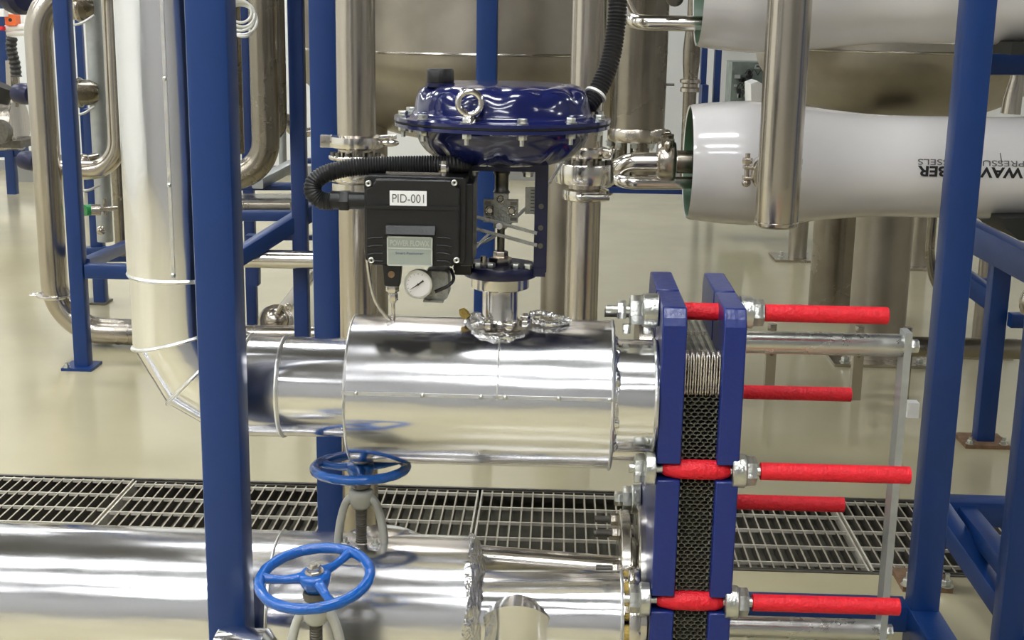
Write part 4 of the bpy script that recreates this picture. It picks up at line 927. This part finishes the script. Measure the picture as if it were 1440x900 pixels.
# ================================================================== RIGHT SKID FRAMES
def mem(t, name, p0, p1, w_, h_=None, up=(0,0,1), m='blue_paint'):
    return part(t, name, m, lambda b: b.member(p0, p1, w_, h_ or w_, up=up))
Yn = 2.86; Wn = .060
xn = (at(1377,450,Yn).x)
pA = at(1318,450,Yn); pB = at(1363,450,Yn)
an = at(1338.5,450,Yn-.03).x; 
a0 = at(1319,450,Yn).x; b0 = at(1361,450,Yn).x
xn = (a0+b0)/2; Wn = b0-a0
zr_ = at(1310,868,Yn-.03).z
sk = thing('skid_frame', 'blue square column at the near right standing on low blue skid rails', 'skid frame', (xn,Yn,0))
mem(sk, 'post', (xn,Yn+Wn/2,zr_), (xn,Yn+Wn/2,3.0), Wn, up=(0,1,0))
mem(sk, 'base_rail', (.30,Yn+Wn/2+.02,zr_-.033), (xn-Wn/2,Yn+Wn/2+.02,zr_-.033), .066)
mem(sk, 'base_rail', (xn,Yn+Wn,zr_-.0335), (xn,Yn-1.6,zr_-.0335), Wn*1.1, .067)
mem(sk, 'base_rail', (xn+Wn*.55,Yn+Wn/2,zr_-.034), (xn+Wn*.55+.001,Yn+Wn/2,zr_-.034), .05) if False else None
for yy in (Yn+Wn/2, Yn-1.4): part(sk, 'foot', 'blue_paint', lambda b: b.box(xn-.03,xn+.03,yy-.03,yy+.03,0,zr_-.066))
part(sk, 'foot', 'blue_paint', lambda b: b.box(.36,.42,Yn+.02,Yn+.08,0,zr_-.066))
# frame behind it with rail, brace, right-hand post
Yq = 3.36
s2 = thing('skid_frame', 'blue frame with diagonal brace low at the right edge, behind the near column', 'skid frame', (at(1360,800,Yq).x,Yq,0))
xh_ = at(1300,822,Yq).x+.01
mem(s2, 'post', (xh_,Yq+.05,.02), (xh_,Yq+.05,1.0), .05, up=(0,1,0))
part(s2, 'base_plate', 'rust_plate', lambda b: b.box(xh_-.072,xh_+.062,Yq-.02,Yq+.11,0,.014))
for sx in (-.056, .048): bolt(s2, 'anchor_bolt', (xh_+sx,Yq-.004,.014), Z3, .014, .015, .02)
zr2 = at(1390,712,Yq-.02).z; ra = at(1336,727,Yq); rb = at(1440,727,Yq)
xr2 = at(1436,727,Yq-.1).x+.03
mem(s2, 'rail', (xh_+.02,Yq+.045,zr2-.038), (xr2,Yq+.045,zr2-.038), .07, .070)
ba = at(1322,722,Yq-.03); bb_ = at(1412,852,Yq-.28)
bdir = (bb_-ba).normalized()
mem(s2, 'brace', ba-bdir*.02, bb_+bdir*.20, .055)
p0 = at(1441,700,2.98); mem(s2, 'post', (p0.x,3.0,0.01), (p0.x,3.0,at(1440,600,3.0).z+.9), .06, up=(0,1,0))
mem(s2, 'rail', (p0.x,3.0,zr2-.04), (p0.x,Yq+.05,zr2-.04), .05)
# right rear frame
Yr = 4.62
s3 = thing('skid_frame', 'blue skid frame under the vessels, its post bolted to a rusty floor plate', 'skid frame', (at(1393,600,Yr).x,Yr,0))
xr3 = at(1402,480,Yr).x+.002
mem(s3, 'post', (xr3,Yr+.05,.014), (xr3,Yr+.05,at(1425,350,Yr).z), .066, up=(0,1,0))
part(s3, 'base_plate', 'rust_plate', lambda b: b.box(xr3-.085,xr3+.075,Yr-.03,Yr+.12,0,.014))
for sx in (-.065, .055): bolt(s3, 'anchor_bolt', (xr3+sx,Yr-.012,.014), Z3, .012, .012, .015)
zb3 = at(1380,325,Yr+.3).z
mem(s3, 'beam', at(1358,327,4.9), at(1470,385,4.3), .06, .105)
mem(s3, 'rail', at(1340,399,5.1), at(1402,397,5.1), .04, .035)
mem(s3, 'brace', at(1345,385,4.95), at(1400,425,4.75), .05, .075)
mem(s3, 'rail', at(1420,450,4.6), at(1480,451,4.6), .05, .05)
mem(s3, 'beam', at(1370,90,3.75), at(1500,90,3.75), .05, .058)
mem(s3, 'post', (at(1398,90,4.0).x,4.0,at(1398,90,4.0).z), (at(1398,90,4.0).x,4.0,3.0), .03, up=(0,1,0)) if False else None
mem(s3, 'post', at(1437,120,4.5)-V((0,0,.0)), at(1437,60,4.5), .04, up=(0,1,0))
single('stainless_pipe', 'stainless', 'tapered stainless pipe end between the vessels at the right edge', 'pipe', lambda b: b.tube([at(1421,160,4.2), at(1424,140,4.2), at(1430,112,4.2), at(1434,80,4.2)], [.03,.028,.022,.018], 24))
single('coupling_end', 'stainless', 'stainless coupling cut off at the right edge beside the rear skid post', 'pipe coupling', lambda b: b.ball(at(1444,425,4.2), .03, 16, (.8,.8,1.5)))

# ================================================================== LEFT REAR FRAME AND PIPES
YL = 5.35
lf = thing('skid_frame', 'blue frame standing left of the cladded riser, its front post bolted to the floor', 'skid frame', (at(118,518,YL).x,YL,0))
xl_ = at(108,300,YL).x
def lpost(x, y, Y, z0, z1, w_=.062, m='blue_paint', t=lf): 
    q = at(x, y, Y); return mem(t, 'post', (q.x,Y+w_/2,z0), (q.x,Y+w_/2,z1), w_, up=(0,1,0), m=m)
lpost(100.5, 290, YL, .012, 3.6)
q = at(116,516,YL+.04); part(lf, 'base_plate', 'blue_paint', lambda b: b.box(q.x-.065,q.x+.065,YL-.035,YL+.10,0,.012))
bolt(lf, 'anchor_bolt', (q.x-.045,YL-.02,.012), Z3, .011, .012, .012)
lpost(137, 380, 6.6, .012, 1.0); q = at(137,402,6.65); part(lf, 'base_plate', 'steel_dark', lambda b: b.box(q.x-.06,q.x+.06,6.58,6.70,0,.012))
mem(lf, 'rail', at(112,383,YL+.03), at(440,383,YL+.03)+V((0,0,.0)), .062, .056) if False else None
zl = at(140,381,YL+.03).z; mem(lf, 'rail', (at(118,381,YL).x,YL+.035,zl), (at(262,381,YL).x,YL+.035,zl), .06, .06)
mem(lf, 'brace', at(118,372,YL+.06), at(180,345,YL+.9), .05, .05); mem(lf, 'rail', at(122,357,6.6), at(180,357,6.6), .06, .075)
lf2 = thing('skid_frame', 'dark blue frame seen between the two thick blue columns, with diagonal brace', 'skid frame', (at(425,400,5.6).x,5.6,0))
mem(lf2, 'post', (at(421,250,5.1).x,5.1,.01), (at(421,250,5.1).x,5.1,3.6), .058, up=(0,1,0), m='blue_paint_dark')
mem(lf2, 'post', (at(348,200,6.2).x,6.2,.01), (at(348,200,6.2).x,6.2,3.6), .05, up=(0,1,0), m='blue_paint_dark')
mem(lf2, 'brace', at(325,368,4.9), at(452,288,5.2), .06, .062)
mem(lf2, 'rail', at(330,303,5.3), at(412,303,5.3), .05, .042, m='blue_paint')
mem(lf2, 'rail', at(332,262,5.6), at(450,262,5.6), .05, .030, m='blue_paint_dark')
mem(lf2, 'rail', at(380,334,5.7), at(445,334,5.7), .04, .022, m='blue_paint_dark')
mem(lf2, 'rail', at(425,226,5.9), at(445,226,5.9), .04, .024, m='blue_paint_dark')
mem(lf2, 'brace', at(362,258,5.5), at(412,232,5.9), .05, .045, m='galvanised')
mem(lf2, 'post', at(356,400,5.9), at(356,330,5.9), .06, up=(0,1,0), m='blue_paint_dark')
single('drip_tray', 'stainless_dark', 'dark shallow steel tray on the blue frame between the thick blue columns', 'tray', lambda b: b.member(at(330,286,5.5), at(418,286,5.5), .3, .045))
def pipe(label, pts, r, rad, m='stainless', n=28, name='stainless_pipe'):
    return single(name, m, label, 'pipe', lambda b: b.tube(fillet(pts, rad, 10), r, n))
# outer pipe dropping then running right
Y1 = 5.75; ax1 = at(64,200,Y1).x; zb1 = at(150,466,Y1).z
t = thing('stainless_pipe', 'outer stainless pipe dropping at the far left and bending right along the floor', 'pipe', (ax1,Y1,zb1-.06))
zt1 = at(80,-22,Y1).z; zcl = at(66,415,Y1).z; xT = at(70,300,Y1).x
part(t, 'pipe_tube', 'stainless', lambda b: b.tube(fillet([(xT+.6,Y1+.1,zt1),(xT-.0,Y1,zt1),(xT,Y1,zb1),(at(260,466,Y1).x,Y1,zb1)], .22, 12), .059, 36))
part(t, 'pipe_tube', 'stainless', lambda b: b.tube([(at(260,462,Y1).x,Y1,zb1),(at(447,462,Y1).x,Y1,zb1+.01)], .040, 32))
for q in (358, 418): part(t, 'weld_band', 'stainless_bright', lambda b: b.torus((at(q,462,Y1).x,Y1,zb1+.005), X3, .040, .003, 32, 6))
c = V((xT,Y1,zcl)); k = hclamp(t, c, .058, .010, pi); part(k, 'wing_nut', 'stainless_bright', lambda b: b.ball(c+V((-.09,-.02,0)), .016, 10, (1.4,.6,.5)))
# U-bend pipe in front of the riser
Y2 = 5.9; ub = at(155,100,Y2); zu = at(140,240,Y2).z
pipe('stainless U-bend pipe just left of the cladded riser', [(at(160,0,Y2).x,Y2,3.6),(at(160,100,Y2).x,Y2,zu),(at(70,240,Y2).x,Y2,zu)], .042, .14)
pipe('dark stainless pipe standing behind the U-bend, left of the cladded riser', [(at(163,150,6.4).x,6.4,0.3),(at(163,150,6.4).x,6.4,3.8)], .038, .1, 'stainless_dark')
t = thing('manifold_pipe', 'pale galvanised manifold with side branches behind the U-bend', 'pipe', (at(136,150,6.5).x,6.5,.5))
xm = at(137,130,6.5).x
part(t, 'pipe_tube', 'galvanised', lambda b: b.cyl((xm,6.5,.35), (xm,6.5,3.8), .040, 32))
for q, rr in ((10,.06),(130,.062)):
    p = at(118,q,6.45); part(t, 'branch_pipe', 'stainless_dark', lambda b: b.tube([(xm,6.48,p.z),(xm-.03,6.46,p.z),(at(98,q,6.4).x,6.4,p.z)], [rr*.8,rr,rr], 28))
    part(t, 'branch_clamp', 'stainless', lambda b: b.torus((at(112,q,6.42).x,6.42,p.z), X3, rr, .012, 28, 8))
p = at(116,226,6.3); part(t, 'branch_clamp', 'stainless', lambda b: (b.ball(p, .035, 12), b.tube([p, at(135,222,6.4)], .025, 16)))
for a, b_ in (((100,36),(132,22)), ((105,162),(132,150)), ((112,268),(140,260))):
    single('air_tube', 'tube_white', {36: 'thin white tube across the manifold at the top left', 162: 'thin white tube crossing the galvanised manifold midway', 268: 'thin white tube crossing low below the U-bend'}[a[1]], 'tube', lambda b: b.tube(spline([at(a[0],a[1],6.2), at((a[0]+b_[0])/2,(a[1]+b_[1])/2+3,6.2), at(b_[0],b_[1],6.3)], 6), .006, 8))
kn = at(128,295,5.9)
t = thing('sample_valve', 'small stainless sample valve with green-capped knob, left of the manifold foot', 'valve', kn)
part(t, 'cap', 'green_cap', lambda b: b.cyl(kn-V((.022,.02,0)), kn-V((.002,.0,0)), .026, 20))
part(t, 'body', 'stainless', lambda b: (b.cyl(kn, kn+V((.04,.01,0)), .026, 18), b.cyl(kn+V((.03,.01,0)), kn+V((.10,.06,0)), .011, 12)))
part(t, 'stem', 'stainless', lambda b: b.cyl(kn+V((.055,.03,-.03)), kn+V((.055,.03,.05)), .008, 10))
part(t, 'ball', 'stainless', lambda b: b.ball(at(142,324,6.0), .022, 10))
# pipes right of the near column
Y4 = 4.7; xe1 = at(371,100,Y4).x; ze1 = at(340,248,Y4).z
pipe('broad dark stainless pipe bending left, just right of the thick blue column', [(xe1,Y4,3.4),(at(374,200,Y4).x,Y4,ze1),(at(300,248,Y4).x,Y4,ze1)], .049, .13, 'stainless_dark')
pipe('slimmer dark stainless pipe behind the broad bending one', [(at(390,80,5.0).x,5.0,3.4),(at(392,150,5.0).x,5.0,at(392,180,5.0).z),(at(370,200,5.0).x,5.0,at(372,200,5.0).z)], .030, .06, 'stainless_dark')
pipe('thin dark stainless pipe right against the thick blue column', [(at(336,150,5.6).x,5.6,.9),(at(336,150,5.6).x,5.6,3.6)], .018, .06, 'stainless_dark')
pipe('thin galvanised conduit rising left of the dark blue frame post', [(at(396,150,6.0).x,6.0,at(396,232,6.0).z),(at(396,150,6.0).x,6.0,3.6)], .018, .06, 'galvanised')
single('tube_coil', 'tube_white', 'coil of white plastic tube hanging at the top, right of the thick blue column', 'tube coil', lambda b: [b.torus(at(338+dx,22+dy,4.4), (.25,-1,.15+.1*i), .036+.005*i, .0045, 36, 8) for i, (dx, dy) in enumerate(((0,-6),(2,-2),(-1,2),(1,6)))] and [b.torus(at(340,45,4.4), (.2,-.5,1), .030, .0045, 30, 8)])
pipe('bright horizontal stainless pipe low behind the diagonal blue brace', [(at(325,362,5.0).x,5.0,at(380,364,5.0).z),(at(448,362,5.0).x,5.0,at(380,364,5.0).z)], .036, .1, 'stainless_bright')
pipe('stainless pipe slanting up to the right behind the blue column, from the clamp', [at(392,446,6.0), at(425,402,6.6), at(470,350,7.2)], .034, .1)
single('pipe_clamp', 'stainless', 'half-round stainless clamp with bolt eye on the low pipe between the blue columns', 'pipe clamp', lambda b: (b.lathe([(.068,-.02),(.078,-.018),(.078,.018),(.068,.02)], at(388,452,5.85), (.5,-1,.3), 32), b.ball(at(388,450,5.85), .06, 16), b.torus(at(405,432,5.75), (.3,-1,0), .012, .006, 18, 8), b.cyl(at(390,440,5.78), at(396,428,5.78), .010, 10)))
lx = at(424,40,6.2)
pipe('pale grey pipe between the dark blue frame post and the thick blue column', [(at(424,20,6.1).x,6.1,at(424,70,6.1).z-.15),(at(424,20,6.1).x,6.1,3.6)], .032, .1, 'galvanised')
pipe('small bright stainless pipe crossing behind the dark blue frame post', [at(404,160,6.3), at(403,172,6.3), at(412,190,6.3), at(445,184,6.3)], .022, .06, 'stainless')

# ================================================================== FAR LEFT EQUIPMENT
YF = 9.5
ff = thing('skid_frame', 'distant light blue frame post and rail at the left edge by the white wall', 'skid frame', (at(15,245,11.2).x,10.6,0))
mem(ff, 'post', (at(10,150,10.6).x,10.6,.0), (at(10,150,10.6).x,10.6,3.5), .075, up=(0,1,0))
mem(ff, 'rail', at(-25,213,10.62), at(38,211,10.62), .08, .10)
for (qx, qy, qr, nm) in ((26,-8,28,'biggest of the three navy pump covers at the top left corner'), (34,132,15,'navy pump cover beside the outer pipe, middle of three'), (42,226,14,'navy pump cover lowest of three beside the outer pipe')):
    q = at(qx, qy, 8.0); r = qr*8.0/F
    single('pump_cover', 'navy_flat', nm, 'pump cover', lambda b: b.lathe([(r*.5,-.08),(r*.9,-.06),(r,-.02),(r,.03),(r*.8,.06),(r*.3,.07)], q, (1,-.5,0), 18))
q = at(18,28,8.6)
t = thing('actuated_valve', 'orange valve actuator with a white cap near the top left corner', 'valve', q)
part(t, 'body', 'orange', lambda b: rbox(b, q.x-.035,q.x+.035,8.56,8.64,q.z-.035,q.z+.035,.01)); part(t, 'port', 'ink', lambda b: b.cyl(q-V((0,.042,0)), q-V((0,.038,0)), .012, 12)); part(t, 'cap', 'white_plastic', lambda b: b.cyl(q+V((-.04,-.045,.02)), q+V((-.04,-.045,.07)), .03, 16)); part(t, 'lever', 'red_foam', lambda b: b.box(q.x-.075,q.x-.03,8.5,8.55,q.z-.065,q.z-.04))
q = at(25,42,8.6); single('stainless_pipe', 'white_plastic', 'white horizontal pipe below the orange valve', 'pipe', lambda b: (b.cyl(at(8,40,8.6), at(48,37,8.6), .022, 16), b.cyl(at(10,47,8.6), at(48,46,8.6), .018, 16), b.cyl(at(38,45,8.6), at(38,20,8.6), .02, 12)))
single('corrugated_hose', 'black_hose', 'black hose hanging below the white pipe at the far left', 'hose', lambda b: b.corr(spline([at(17,52,8.7), at(16,68,8.7), at(21,90,8.7), at(23,108,8.7)], 8), .038, .03, .2, 12))
q = at(40,178,9.3)
t = thing('canister', 'white plastic canister with red lid beside the distant pump skid', 'canister', at(46,222,11.5))
part(t, 'body', 'white_plastic', lambda b: rbox(b, at(34,200,11.5).x, at(58,200,11.5).x, 11.4, 11.7, at(40,222,11.5).z, at(40,178,11.5).z, .03)); part(t, 'lid', 'red_foam', lambda b: b.cyl(at(44,178,11.55), at(44,172,11.55), .045, 20))
single('plinth', 'wall_grey', 'low grey plinth on the floor under the white canister', 'plinth', lambda b: b.box(at(22,222,11.5).x, at(70,222,11.5).x, 11.35, 11.8, 0, at(40,222,11.5).z))
q = at(8,180,10.0)
t = thing('pump', 'distant stainless pump body behind the light blue post', 'pump', at(8,205,10.0))
part(t, 'pump_body', 'stainless', lambda b: (b.cyl(at(-8,175,10.2), at(28,175,10.2), .20, 28))); part(t, 'pump_face', 'steel_dark', lambda b: b.cyl(at(2,185,9.9)-V((0,.1,0)), at(2,185,9.9), .09, 20)); part(t, 'pump_column', 'stainless', lambda b: (b.cyl(at(20,150,10.2), at(17,85,10.2), .05, 20))); part(t, 'motor', 'ink', lambda b: b.cyl(at(-4,140,9.9), at(4,120,9.9), .09, 20)); part(t, 'pump_foot', 'steel_dark', lambda b: b.box(at(-8,208,10).x, at(30,208,10).x, 10, 10.4, at(8,208,10).z, at(8,198,10).z))
# far wall columns seen through gaps
single('wall_post', 'blue_paint', 'thin distant blue post against the white wall, behind the galvanised manifold', 'post', lambda b: b.member((at(116,120,10.8).x,10.8,0), (at(116,120,10.8).x,10.8,3.8), .055, .055, up=(0,1,0)))
single('cable_drop', 'ink', 'thin black cable dropping beside the distant blue post', 'cable', lambda b: b.tube([(at(131,120,10.6).x,10.6,.1), (at(127,20,10.6).x,10.6,3.0)], .009, 8))
t = thing('door_frame', 'distant dark blue door frame on the white wall left of the grey cabinet', 'door frame', (at(1000,140,11.8).x,11.8,0))
part(t, 'jamb', 'blue_paint_dark', lambda b: b.box(at(985,100,11.8).x, at(993,100,11.8).x, 11.75, 11.85, 0, 3.2)); part(t, 'jamb', 'blue_paint_dark', lambda b: b.box(at(1004,100,11.8).x, at(1013,100,11.8).x, 11.75, 11.85, 0, 3.2)); part(t, 'lock_box', 'blue_paint_dark', lambda b: b.box(at(985,140,11.7).x, at(994,140,11.7).x, 11.6, 11.8, at(990,160,11.7).z, at(990,119,11.7).z))
t = thing('switch_cabinet', 'distant open grey cabinet full of dark components, seen between the white vessels', 'cabinet', (at(1046,140,9.0).x,9.0,0))
ca_, cb_ = at(1027,143,9.0), at(1090,88,9.0)
part(t, 'cabinet_body', 'cabinet', lambda b: b.box(ca_.x, cb_.x, 9.0, 9.3, at(1040,315,9.0).z, cb_.z))
for i in range(22):
    u, v_ = random.random(), random.random(); xx = ca_.x+.01+u*(cb_.x-ca_.x-.06); zz_ = ca_.z+v_*(cb_.z-ca_.z-.03)
    part(t, 'component', 'ink' if i % 2 else 'galvanised', lambda b: b.box(xx, xx+.015+.025*random.random(), 8.97, 9.0, zz_, zz_+.012+.02*random.random()))
for i in range(8):
    xx = ca_.x+.02+random.random()*(cb_.x-ca_.x-.1); zz_ = ca_.z+random.random()*(cb_.z-ca_.z-.05)
    part(t, 'wire', 'ink', lambda b: b.tube(spline([(xx,8.97,zz_),(xx+.02,8.95,zz_+.03),(xx+.05,8.97,zz_-.01)], 4), .0025, 5))
single('tank_cover', 'white_plastic', 'white draped cover below the grey cabinet, right behind the lower vessel', 'cover', lambda b: b.prism([at(1060,312,8.6), at(1056,118,8.6), at(1066,114,8.6), at(1078,122,8.6), at(1100,128,8.6), at(1100,312,8.6)], (0,.3,0)))
